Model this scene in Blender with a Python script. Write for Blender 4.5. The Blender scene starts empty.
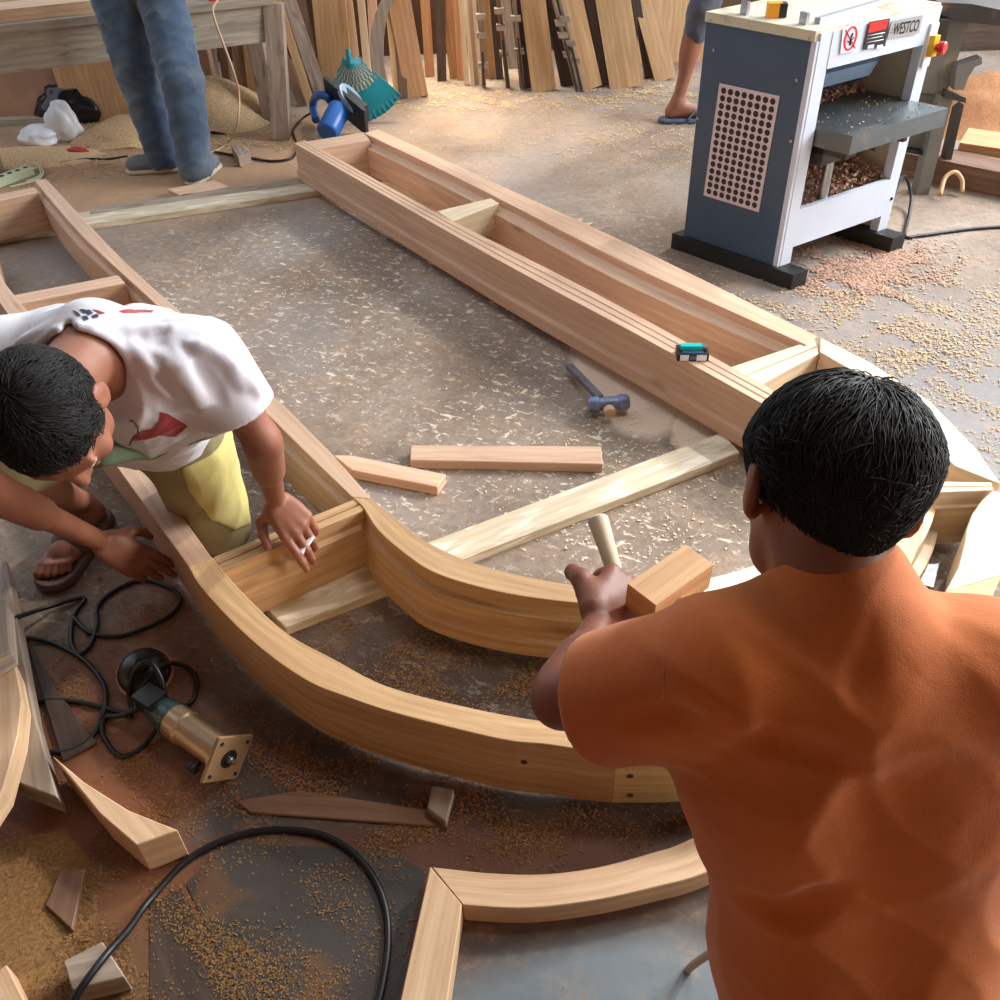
import bpy, bmesh, math, random
import numpy as np
from mathutils import Vector, Matrix
from mathutils.bvhtree import BVHTree
random.seed(7); RNG = np.random.default_rng(7)
SC = bpy.context.scene
COL = SC.collection
# ------------------------------------------------------------------ camera model (calibrated from the vanishing points)
H = 1.6; FPX = 930.; VPX, VPY = 540., 1600.
TH = math.atan(FPX / math.hypot(VPX-500, VPY-500))
U0 = np.array([0, math.sin(TH), math.cos(TH)]); FW = np.array([0, math.cos(TH), -math.sin(TH)]); XA = np.array([1., 0, 0])
_s = -(VPX-500)*math.tan(TH)/FPX; _c = math.sqrt(1-_s*_s)
RT = _c*XA + _s*U0; UP = _c*U0 - _s*XA
O = np.array([0, 0, H])
def ray(px, py): return FW + (px-500)/FPX*RT + (500-py)/FPX*UP
def P(px, py, z=0.):                      # the point at height z seen there
    d = ray(px, py); return O + (z-H)/d[2]*d
def D(px, py, dep): return O + dep*ray(px, py)
def PY(px, py, y0, s=0.):                 # the point on the leaning plane y = y0 + s*z
    d = ray(px, py); t = (y0 + s*H)/(d[1] - s*d[2]); return O + t*d
def nz(v): v = np.array(v, float); return v/np.linalg.norm(v)
Z = np.array([0, 0, 1.])
# ------------------------------------------------------------------ object plumbing
WORLD = {}
def tagit(o, label=None, cat=None, group=None, kind=None):
    if label: o['label'] = label
    if cat: o['category'] = cat
    if group: o['group'] = group
    if kind: o['kind'] = kind
    return o
def thing(name, label, cat, loc, group=None):
    o = bpy.data.objects.new(name, None); COL.objects.link(o); o.empty_display_size = .05
    o.location = Vector(loc); WORLD[o.name] = np.array(loc, float)
    return tagit(o, label, cat, group)
def link(name, V, F, mat, parent=None, smooth=False, uv=None, label=None, cat=None, group=None, kind=None, mats=None, midx=None):
    V = np.asarray(V, float)
    c = (V.min(0)+V.max(0))/2; c[2] = V[:, 2].min()
    me = bpy.data.meshes.new(name)
    me.from_pydata((V-c).tolist(), [], [tuple(int(i) for i in f) for f in F] if not isinstance(F, np.ndarray) else F.tolist())
    for m in (mats or [mat]): me.materials.append(m)
    if midx is not None: me.polygons.foreach_set('material_index', np.asarray(midx, dtype=np.int32))
    if smooth: me.polygons.foreach_set('use_smooth', np.ones(len(me.polygons), dtype=bool))
    if uv is not None:
        l = me.uv_layers.new(name='UVMap'); l.data.foreach_set('uv', np.asarray(uv, dtype=np.float32).ravel())
    me.validate(); me.update()
    o = bpy.data.objects.new(name, me); COL.objects.link(o)
    WORLD[o.name] = c
    if parent is not None:
        o.parent = parent; o.location = Vector(c - WORLD[parent.name])
    else: o.location = Vector(c)
    tagit(o, label, cat, group, kind)
    return o
def from_bm(name, bm, mat, parent=None, axis=None, smooth=False, **k):
    bmesh.ops.recalc_face_normals(bm, faces=bm.faces)
    bm.verts.ensure_lookup_table(); V = np.array([v.co[:] for v in bm.verts]); F = [[v.index for v in f.verts] for f in bm.faces]
    uv = None
    if axis is not None:
        a = nz(axis); b = nz(np.cross(a, Z) if abs(a[2]) < .9 else np.cross(a, XA)); c = np.cross(a, b); o0 = V.mean(0); uv = []; ofs = random.random()*7
        for f in bm.faces:
            n = np.array(f.normal[:]); t = c if abs(n @ b) > abs(n @ c) else b
            for v in f.verts:
                q = np.array(v.co[:])-o0
                uv.append((q @ a + ofs, q @ t + (.37 if t is c else 0) + ofs))
    bm.free()
    return link(name, V, F, mat, parent, smooth, uv, **k)
def bevel(bm, w, seg=1):
    if w > 0: bmesh.ops.bevel(bm, geom=[e for e in bm.edges if e.calc_face_angle(0) > .5], offset=w, segments=seg, affect='EDGES', profile=.5, clamp_overlap=True)
def hexa(bm, c, ex, ey, ez):               # box with centre and three half-axis vectors
    vs = []
    for i in (-1, 1):
        for j in (-1, 1):
            for k in (-1, 1): vs.append(bm.verts.new(Vector(np.asarray(c)+i*np.asarray(ex)+j*np.asarray(ey)+k*np.asarray(ez))))
    for f in ((0,1,3,2),(4,6,7,5),(0,4,5,1),(2,3,7,6),(0,2,6,4),(1,5,7,3)): bm.faces.new([vs[i] for i in f])
def box(name, c, ex, ey, ez, mat, parent=None, bev=.002, **k):
    bm = bmesh.new(); hexa(bm, c, ex, ey, ez); bevel(bm, bev)
    ax = max((ex, ey, ez), key=lambda v: np.linalg.norm(v))
    return from_bm(name, bm, mat, parent, ax, **k)
def boxes(name, L, mat, parent=None, bev=.0015, **k):
    bm = bmesh.new()
    for c, ex, ey, ez in L: hexa(bm, c, ex, ey, ez)
    bevel(bm, bev)
    return from_bm(name, bm, mat, parent, L[0][1], **k)
def bar(name, a, b, w, t, mat, parent=None, up=None, bev=.002, jag=0., **k):   # plank from a to b (centre line), w across, t thick along up
    a, b = np.array(a, float), np.array(b, float); x = b-a; u = nz(up if up is not None else (Z if abs(nz(x)[2]) < .9 else XA))
    y = nz(np.cross(u, x)); u = nz(np.cross(x, y))
    return box(name, (a+b)/2, x/2, y*w/2, u*t/2, mat, parent, bev, **k)
def prism(name, px, zt, zb, mat, parent=None, axis=None, bev=.002, world=False, **k):
    """solid board whose top outline is given; its sides go straight down"""
    T = [np.array(p, float) if world else P(p[0], p[1], zt) for p in px]
    bm = bmesh.new(); tv = [bm.verts.new(Vector((p[0], p[1], zt))) for p in T]; bv = [bm.verts.new(Vector((p[0], p[1], zb))) for p in T]
    bm.faces.new(tv); bm.faces.new(bv[::-1]); n = len(T)
    for i in range(n): bm.faces.new((tv[i], bv[i], bv[(i+1) % n], tv[(i+1) % n]))
    bmesh.ops.recalc_face_normals(bm, faces=bm.faces); bevel(bm, bev)
    if axis is None:
        e = max(range(n), key=lambda i: np.linalg.norm(T[(i+1) % n]-T[i])); axis = T[(e+1) % n]-T[e]
    axis = np.array([axis[0], axis[1], 0.])
    return from_bm(name, bm, mat, parent, axis, **k)
def crom(pts, n):
    pts = np.array(pts, float); 
    d = np.r_[0, np.cumsum(np.linalg.norm(np.diff(pts, axis=0), axis=1)**.5)]
    Pp = np.vstack([2*pts[0]-pts[1], pts, 2*pts[-1]-pts[-2]]); out = []
    L = np.r_[0, np.cumsum(np.linalg.norm(np.diff(pts, axis=0), axis=1))]
    for s in np.linspace(0, L[-1], n):
        i = min(max(np.searchsorted(L, s)-1, 0), len(pts)-2); t = (s-L[i])/(L[i+1]-L[i]+1e-12)
        p0, p1, p2, p3 = Pp[i], Pp[i+1], Pp[i+2], Pp[i+3]
        out.append(.5*((2*p1)+(-p0+p2)*t+(2*p0-5*p1+4*p2-p3)*t*t+(-p0+3*p1-3*p2+p3)*t**3))
    return np.array(out)
def ribbon(name, A, B, prof, mat, parent, n=2, world=False, zt=.19, **k):
    """beam between two plan edges A and B; prof = (a across from A to B, z) polygon"""
    A = [P(p[0], p[1], zt) for p in A] if not world else A; B = [P(p[0], p[1], zt) for p in B] if not world else B
    A = crom(A, n); B = crom(B, n); V = []; m = len(prof); uv = []; F = []
    per = np.r_[0, np.cumsum([math.hypot((prof[(i+1) % m][0]-prof[i][0])*.08, prof[(i+1) % m][1]-prof[i][1]) for i in range(m)])]
    C = (A+B)/2; L = np.r_[0, np.cumsum(np.linalg.norm(np.diff(C, axis=0), axis=1))]; ofs = random.random()*9
    for i in range(n):
        for a, z in prof:
            q = A[i]+(B[i]-A[i])*a; V.append((q[0], q[1], z))
    for i in range(n-1):
        for j in range(m):
            j2 = (j+1) % m; F.append((i*m+j, i*m+j2, (i+1)*m+j2, (i+1)*m+j))
            uv += [(L[i]+ofs, per[j]+ofs), (L[i]+ofs, per[j+1]+ofs), (L[i+1]+ofs, per[j+1]+ofs), (L[i+1]+ofs, per[j]+ofs)]
    F.append(tuple(range(m))[::-1]); uv += [(V[j][2]*.3, V[j][0]) for j in range(m)][::-1]
    F.append(tuple((n-1)*m+j for j in range(m))); uv += [(V[j][2]*.3, V[j][0]) for j in range(m)]
    # outward normals
    a = sum(prof[i][0]*prof[(i+1) % m][1]-prof[(i+1) % m][0]*prof[i][1] for i in range(m))
    nA = np.cross(A[1]-A[0], B[0]-A[0])[2]
    if (a > 0) == (nA > 0): 
        F2 = []; u2 = []; p = 0
        for f in F:
            F2.append(f[::-1]); u2 += uv[p:p+len(f)][::-1]; p += len(f)
        F, uv = F2, u2
    bm = bmesh.new(); vs = [bm.verts.new(v) for v in V]; uvl = bm.loops.layers.uv.new('UVMap'); p = 0
    for f in F:
        try: bf = bm.faces.new([vs[i] for i in f])
        except ValueError: p += len(f); continue
        for l in bf.loops: l[uvl].uv = uv[p]; p += 1
    bmesh.ops.recalc_face_normals(bm, faces=bm.faces)
    bmesh.ops.bevel(bm, geom=[e for e in bm.edges if e.calc_face_angle(0) > .9], offset=.0015, segments=1, affect='EDGES')
    c = np.array(V).mean(0); c[2] = min(v[2] for v in V)
    for v in bm.verts: v.co -= Vector(c)
    me = bpy.data.meshes.new(name); bm.to_mesh(me); bm.free(); me.materials.append(mat)
    o = bpy.data.objects.new(name, me); COL.objects.link(o); WORLD[o.name] = c
    if parent is not None: o.parent = parent; o.location = Vector(c-WORLD[parent.name])
    else: o.location = Vector(c)
    return tagit(o, **k)
def tube(name, pts, r, mat, parent=None, n=None, seg=8, caps=True, spline=True, **k):
    pts = np.array(pts, float); L = np.sum(np.linalg.norm(np.diff(pts, axis=0), axis=1))
    Q = crom(pts, n or max(4, min(160, int(L/.012)))) if spline and len(pts) > 2 else pts
    R = np.interp(np.linspace(0, 1, len(Q)), np.linspace(0, 1, len(r)), r) if hasattr(r, '__len__') else np.full(len(Q), r)
    T = np.gradient(Q, axis=0); V = []; F = []
    u = np.cross(T[0], Z); u = nz(u if np.linalg.norm(u) > 1e-6 else XA)
    for i, q in enumerate(Q):
        t = nz(T[i]); u = nz(u-t*(u @ t)); v = np.cross(t, u)
        for j in range(seg):
            a = 2*math.pi*j/seg; V.append(q+R[i]*(math.cos(a)*u+math.sin(a)*v))
    for i in range(len(Q)-1):
        for j in range(seg): F.append((i*seg+j, i*seg+(j+1) % seg, (i+1)*seg+(j+1) % seg, (i+1)*seg+j))
    if caps: F.append(tuple(range(seg))[::-1]); F.append(tuple((len(Q)-1)*seg+j for j in range(seg)))
    return link(name, V, F, mat, parent, smooth=True, **k)
def lathe(name, base, axis, prof, mat, parent=None, seg=24, smooth=True, **k):      # prof: (distance along axis, radius)
    a = nz(axis); u = nz(np.cross(a, Z) if abs(a[2]) < .9 else np.cross(a, XA)); v = np.cross(a, u); base = np.array(base, float); V = []; F = []
    for s, r in prof:
        for j in range(seg):
            t = 2*math.pi*j/seg; V.append(base+a*s+max(r, 1e-5)*(math.cos(t)*u+math.sin(t)*v))
    for i in range(len(prof)-1):
        for j in range(seg): F.append((i*seg+j, i*seg+(j+1) % seg, (i+1)*seg+(j+1) % seg, (i+1)*seg+j))
    F.append(tuple(range(seg))[::-1]); F.append(tuple((len(prof)-1)*seg+j for j in range(seg)))
    bm = bmesh.new(); vs = [bm.verts.new(x) for x in V]
    for f in F: bm.faces.new([vs[i] for i in f])
    bmesh.ops.recalc_face_normals(bm, faces=bm.faces)
    o = from_bm(name, bm, mat, parent, None, smooth, **k)
    if smooth: sharp(o)
    return o
def sharp(o, ang=.7):
    me = o.data; bm = bmesh.new(); bm.from_mesh(me)
    for e in bm.edges:
        if e.calc_face_angle(0) > ang: e.smooth = False
    bm.to_mesh(me); bm.free()
# ------------------------------------------------------------------ materials
def lin(c): return tuple((x/255/12.92 if x/255 <= .04045 else ((x/255+.055)/1.055)**2.4) for x in c)+(1,)
def nt(m): return m.node_tree.nodes, m.node_tree.links
def ramp(N, L, src, stops):
    r = N.new('ShaderNodeValToRGB'); L.new(src, r.inputs[0]); e = r.color_ramp.elements
    while len(e) < len(stops): e.new(.5)
    for k, (p, c) in zip(e, stops): k.position = p; k.color = c
    return r.outputs[0]
def mixc(N, L, f, a, b, mode='MIX'):
    m = N.new('ShaderNodeMix'); m.data_type = 'RGBA'; m.blend_type = mode
    for s, v in ((0, f), (6, a), (7, b)):
        if isinstance(v, (int, float, tuple)): m.inputs[s].default_value = v
        else: L.new(v, m.inputs[s])
    return m.outputs[2]
def mathn(N, L, op, a, b=None, clamp=False):
    m = N.new('ShaderNodeMath'); m.operation = op; m.use_clamp = clamp
    for i, v in enumerate((a, b)):
        if v is None: continue
        if isinstance(v, (int, float)): m.inputs[i].default_value = v
        else: L.new(v, m.inputs[i])
    return m.outputs[0]
def noise(N, L, vec, scale, det=4, dist=0., rough=.5):
    n = N.new('ShaderNodeTexNoise'); n.inputs['Scale'].default_value = scale; n.inputs['Detail'].default_value = det
    n.inputs['Distortion'].default_value = dist; n.inputs['Roughness'].default_value = rough
    if vec is not None: L.new(vec, n.inputs['Vector'])
    return n.outputs['Fac']
def mapped(N, L, vec, sc, rot=(0, 0, 0)):
    m = N.new('ShaderNodeMapping'); m.inputs['Scale'].default_value = sc; m.inputs['Rotation'].default_value = rot; L.new(vec, m.inputs['Vector']); return m.outputs[0]
def bump(N, L, b, h, st=.3, dist=.003):
    u = N.new('ShaderNodeBump'); u.inputs['Strength'].default_value = st; u.inputs['Distance'].default_value = dist
    L.new(h, u.inputs['Height']); L.new(u.outputs[0], b.inputs['Normal'])
def mat(name, col, rough=.6, metal=0., var=.15, scale=8., bmp=.15, coat=0., sss=0., alpha=None, dirt=None, trans=0.):
    m = bpy.data.materials.new(name); m.use_nodes = True; N, L = nt(m); b = N['Principled BSDF']
    tc = N.new('ShaderNodeTexCoord').outputs['Object']; n = noise(N, L, tc, scale, 5)
    c = lin(col); d = tuple(x*(1-var) for x in c[:3])+(1,); e = tuple(min(1, x*(1+var)) for x in c[:3])+(1,)
    out = ramp(N, L, n, [(.3, d), (.7, e)])
    if dirt: 
        n2 = noise(N, L, tc, dirt[1], 6, .5); out = mixc(N, L, ramp(N, L, n2, [(dirt[2], (0, 0, 0, 1)), (dirt[2]+.12, (1, 1, 1, 1))]), out, lin(dirt[0]))
    L.new(out, b.inputs['Base Color']); b.inputs['Roughness'].default_value = rough; b.inputs['Metallic'].default_value = metal
    b.inputs['Coat Weight'].default_value = coat
    if sss: b.inputs['Subsurface Weight'].default_value = sss; b.inputs['Subsurface Radius'].default_value = (.9, .35, .2); b.inputs['Subsurface Scale'].default_value = .01
    if trans: b.inputs['Transmission Weight'].default_value = trans
    if bmp: bump(N, L, b, noise(N, L, tc, scale*6, 4), bmp)
    return m
def wood(name, c1, c2, c3=None, rough=.62, weather=None, knots=.5, grain=1.):
    """sawn timber; grain runs along U"""
    m = bpy.data.materials.new(name); m.use_nodes = True; N, L = nt(m); b = N['Principled BSDF']
    uv = N.new('ShaderNodeTexCoord').outputs['UV']; oi = N.new('ShaderNodeObjectInfo').outputs['Random']
    add = N.new('ShaderNodeVectorMath'); add.operation = 'ADD'; L.new(uv, add.inputs[0])
    cx = N.new('ShaderNodeCombineXYZ'); L.new(mathn(N, L, 'MULTIPLY', oi, 13.), cx.inputs[0]); L.new(mathn(N, L, 'MULTIPLY', oi, 7.), cx.inputs[1]); L.new(cx.outputs[0], add.inputs[1])
    v = add.outputs[0]
    big = noise(N, L, mapped(N, L, v, (1.6, 14*grain, 1)), 1.3, 3, 1.2)
    fine = noise(N, L, mapped(N, L, v, (4, 170*grain, 1)), 1, 4, .3)
    ring = N.new('ShaderNodeTexWave'); ring.wave_type = 'BANDS'; ring.bands_direction = 'Y'; ring.inputs['Scale'].default_value = 11*grain; ring.inputs['Distortion'].default_value = 5; ring.inputs['Detail'].default_value = 2
    L.new(mapped(N, L, v, (.55, 1, 1)), ring.inputs['Vector'])
    base = ramp(N, L, big, [(.3, lin(c1)), (.68, lin(c2))])
    dk = lin(c3 or tuple(x*.72 for x in c1))
    g = mathn(N, L, 'MULTIPLY', ring.outputs['Fac'], .2); base = mixc(N, L, g, base, dk)
    base = mixc(N, L, mathn(N, L, 'MULTIPLY', ramp(N, L, fine, [(.45, (0, 0, 0, 1)), (.75, (1, 1, 1, 1))]), .35), base, dk)
    if knots:
        vo = N.new('ShaderNodeTexVoronoi'); vo.inputs['Scale'].default_value = 1; L.new(mapped(N, L, v, (2.2, 7, 1)), vo.inputs['Vector'])
        base = mixc(N, L, mathn(N, L, 'MULTIPLY', ramp(N, L, vo.outputs['Distance'], [(.03, (1, 1, 1, 1)), (.13, (0, 0, 0, 1))]), knots), base, lin((105, 62, 32)))
    if weather:
        n2 = noise(N, L, mapped(N, L, v, (3, 12, 1)), 2.5, 6, .6); base = mixc(N, L, ramp(N, L, n2, [(weather[1], (0, 0, 0, 1)), (weather[1]+.15, (1, 1, 1, 1))]), base, lin(weather[0]))
    hs = N.new('ShaderNodeHueSaturation'); L.new(base, hs.inputs['Color']); L.new(mathn(N, L, 'ADD', mathn(N, L, 'MULTIPLY', oi, .22), .89), hs.inputs['Value'])
    L.new(hs.outputs[0], b.inputs['Base Color']); b.inputs['Roughness'].default_value = rough
    bump(N, L, b, fine, .25, .001)
    return m
M = {}
M['teak'] = wood('teak_wood', (204, 166, 128), (226, 194, 156), (170, 124, 88))
M['teak_pink'] = wood('teak_pinkish', (202, 166, 140), (222, 190, 160), (172, 128, 100))
M['teak_yellow'] = wood('teak_yellow', (186, 148, 106), (210, 174, 128), (142, 102, 66))
M['pale'] = wood('pale_wood', (216, 196, 164), (236, 220, 192), (190, 160, 122), knots=.3)
M['tan'] = wood('tan_board', (190, 148, 104), (216, 178, 130), (150, 108, 72))
M['orange_board'] = wood('orange_board', (192, 142, 98), (218, 170, 122), (150, 100, 64))
M['grey_wood'] = wood('weathered_grey_wood', (146, 128, 110), (182, 164, 146), (96, 80, 68), weather=((120, 104, 92), .55))
M['brown_wood'] = wood('brown_wood', (112, 82, 62), (150, 114, 88), (70, 48, 36))
M['dark_wood'] = wood('dark_wood', (62, 48, 40), (92, 72, 58), (36, 26, 22))
M['timber'] = wood('dusty_timber', (188, 172, 144), (212, 198, 170), (150, 132, 108), weather=((222, 214, 196), .5), knots=.15)
M['bench'] = wood('bench_wood', (150, 140, 124), (182, 172, 156), (104, 92, 78), weather=((120, 96, 76), .58))
M['ply'] = mat('plywood_wall', (176, 138, 106), .85, var=.18, scale=3, dirt=((140, 112, 92), 2.2, .55))
M['blue_paint'] = mat('slate_blue_enamel', (62, 84, 108), .38, var=.08, scale=5, bmp=.03, dirt=((88, 104, 120), 14, .66))
M['white_paint'] = mat('pale_blue_white_enamel', (206, 216, 232), .4, var=.04, scale=4, bmp=.02, dirt=((190, 186, 170), 5, .66))
M['cream_paint'] = mat('cream_enamel', (206, 200, 176), .5, var=.06, scale=6, bmp=.05, dirt=((168, 156, 128), 8, .58))
M['black_paint'] = mat('black_painted_timber', (26, 27, 30), .5, var=.2, scale=10)
M['black_rubber'] = mat('black_rubber', (16, 17, 19), .45, var=.1)
M['black_plastic'] = mat('black_plastic', (24, 27, 28), .35, var=.1, bmp=.05)
M['cast_iron'] = mat('cast_iron', (110, 118, 122), .42, .75, var=.15, scale=9, dirt=((140, 134, 120), 12, .62))
M['steel'] = mat('steel', (170, 172, 176), .3, .9, var=.1)
M['grey_paint'] = mat('grey_machine_paint', (112, 108, 102), .55, var=.12, scale=6, dirt=((150, 132, 110), 7, .58))
M['dark_metal'] = mat('dark_metal', (66, 62, 58), .5, .5, var=.2, dirt=((112, 96, 80), 8, .6))
M['red'] = mat('red_plastic', (214, 40, 34), .35, var=.05)
M['orange_plastic'] = mat('orange_plastic', (240, 160, 30), .4, var=.05)
M['yellow_plastic'] = mat('yellow_plastic', (240, 190, 40), .4, var=.05)
M['white'] = mat('white_print', (235, 235, 238), .5, var=.03)
M['sign_grey'] = mat('silver_label', (176, 176, 176), .35, .3, var=.05)
M['blk'] = mat('black_print', (22, 22, 24), .5, var=.05, bmp=0)
M['pinkdot'] = mat('pale_pink_grille', (214, 202, 206), .55, var=.05)
M['dot'] = mat('dark_hole', (52, 36, 38), .7, var=.3, scale=40)
M['saw_blue'] = mat('blue_tool_plastic', (24, 92, 168), .35, var=.1)
M['saw_dark'] = mat('dark_grey_tool_metal', (52, 58, 64), .5, .3, var=.15)
M['saw_guard'] = mat('pale_blue_guard', (142, 170, 196), .4, .3, var=.1)
M['teal'] = mat('teal_plastic', (20, 130, 140), .4, var=.12)
M['bright_teal'] = mat('turquoise_plastic', (10, 190, 186), .3, var=.03)
M['hammer'] = mat('worn_blue_hammer_head', (120, 132, 164), .45, .4, var=.25, scale=25, dirt=((150, 150, 160), 30, .6))
M['handle'] = mat('grey_metal_handle', (120, 120, 126), .4, .6, var=.2, scale=20)
M['shaving'] = mat('wood_shavings', (206, 176, 136), .8, var=.35, scale=160, bmp=.6)
M['shaving_o'] = mat('orange_sawdust', (160, 110, 70), .85, var=.35, scale=160, bmp=.6)
M['shaving_r'] = mat('planer_shavings', (190, 150, 128), .8, var=.4, scale=120, bmp=.6)
M['beige_cable'] = mat('beige_cable', (196, 160, 124), .5, var=.05)
M['pale_green'] = mat('pale_green_plastic', (200, 214, 182), .45, var=.06, dirt=((170, 166, 140), 20, .62))
M['white_bag'] = mat('white_plastic_bag', (226, 230, 238), .35, var=.04, bmp=.2)
M['black_bag'] = mat('black_plastic_bag', (22, 24, 28), .25, var=.2, bmp=.3)
M['tool_tan'] = mat('tan_grey_tool_metal', (172, 150, 124), .3, .6, var=.1, scale=6)
M['tool_teal'] = mat('dark_teal_tool_plastic', (34, 62, 60), .35, var=.1)
M['plate_tan'] = mat('smoky_tan_plate', (176, 142, 106), .3, var=.1, trans=.25)
M['pad'] = mat('tan_sanding_disc', (198, 170, 134), .8, var=.1)
M['sheet'] = mat('dark_grey_sheet', (66, 60, 56), .5, var=.2, scale=7, dirt=((110, 78, 48), 5, .56))
M['pine'] = wood('yellowish_wood', (200, 168, 112), (218, 190, 134), (160, 124, 76))
M['crumb'] = mat('shaded_yellow_sawdust', (146, 108, 62), .85, var=.4, scale=160, bmp=.6)  # yellow sawdust with the dim foreground's shade mixed into its colour
M['skin'] = mat('brown_skin', (146, 94, 72), .5, var=.12, scale=14, bmp=.12, sss=.12)
M['skin_dark'] = mat('dark_brown_skin', (128, 76, 56), .5, var=.14, scale=14, bmp=.15, sss=.12)
M['nail'] = mat('finger_nail', (190, 140, 120), .35, var=.05)
M['eye_w'] = mat('eye_white', (220, 214, 208), .3, var=.02)
M['lip'] = mat('lips', (130, 66, 56), .45, var=.08)
M['khaki'] = mat('khaki_trouser', (146, 136, 100), .85, var=.1, scale=9)
M['khaki_patch'] = mat('yellowish_patch', (200, 190, 122), .85, var=.1, scale=18, dirt=((120, 96, 60), 16, .68))
M['green_cloth'] = mat('sage_green_cloth', (122, 142, 118), .85, var=.08)
M['sandal'] = mat('brown_rubber_sandal', (96, 72, 60), .6, var=.1)
M['flipflop'] = mat('slate_rubber', (72, 84, 104), .6, var=.1)
M['grey_shoe'] = mat('grey_shoe', (104, 110, 116), .7, var=.15, scale=20)
M['shoe_sole'] = mat('pale_sole', (190, 180, 160), .7, var=.1)
def cloth(name, col, col2=None, rough=.85, var=.08, weave=900., dirt=None):
    m = bpy.data.materials.new(name); m.use_nodes = True; N, L = nt(m); b = N['Principled BSDF']; tc = N.new('ShaderNodeTexCoord').outputs['Object']
    c = lin(col); c2 = lin(col2) if col2 else tuple(x*(1-2*var) for x in c[:3])+(1,)
    out = ramp(N, L, noise(N, L, tc, 6, 5), [(.35, c2), (.62, c)])
    if dirt: out = mixc(N, L, ramp(N, L, noise(N, L, tc, dirt[1], 6, .4), [(dirt[2], (0, 0, 0, 1)), (dirt[2]+.15, (1, 1, 1, 1))]), out, lin(dirt[0]))
    L.new(out, b.inputs['Base Color']); b.inputs['Roughness'].default_value = rough; b.inputs['Sheen Weight'].default_value = .25
    bump(N, L, b, mathn(N, L, 'ADD', noise(N, L, tc, weave, 2), mathn(N, L, 'MULTIPLY', noise(N, L, tc, 26, 4, 1.), 2.2)), .35, .002)
    return m
M['orange_shirt'] = cloth('burnt_orange_cotton', (210, 116, 44), (194, 102, 38))
M['white_shirt'] = cloth('white_cotton', (226, 226, 236), (214, 214, 226))
M['jeans'] = cloth('faded_blue_denim', (70, 92, 116), (50, 70, 92), weave=500, dirt=((104, 110, 112), 5, .55))
M['grey_pants'] = cloth('dark_grey_cotton', (84, 88, 98), (66, 70, 80))
M['dark_shorts'] = cloth('dark_grey_shorts', (60, 54, 56))
M['print_red'] = cloth('red_print', (170, 40, 52)); M['print_navy'] = cloth('navy_print', (44, 52, 88))
def hairmat():
    m = bpy.data.materials.new('black_hair'); m.use_nodes = True; N, L = nt(m); b = N['Principled BSDF']
    tc = N.new('ShaderNodeTexCoord').outputs['Object']
    L.new(ramp(N, L, noise(N, L, tc, 30, 3), [(.3, lin((14, 13, 14))), (.7, lin((30, 27, 27)))]), b.inputs['Base Color']); b.inputs['Roughness'].default_value = .62
    b.inputs['Specular IOR Level'].default_value = .4
    return m
M['hair'] = hairmat()
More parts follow.
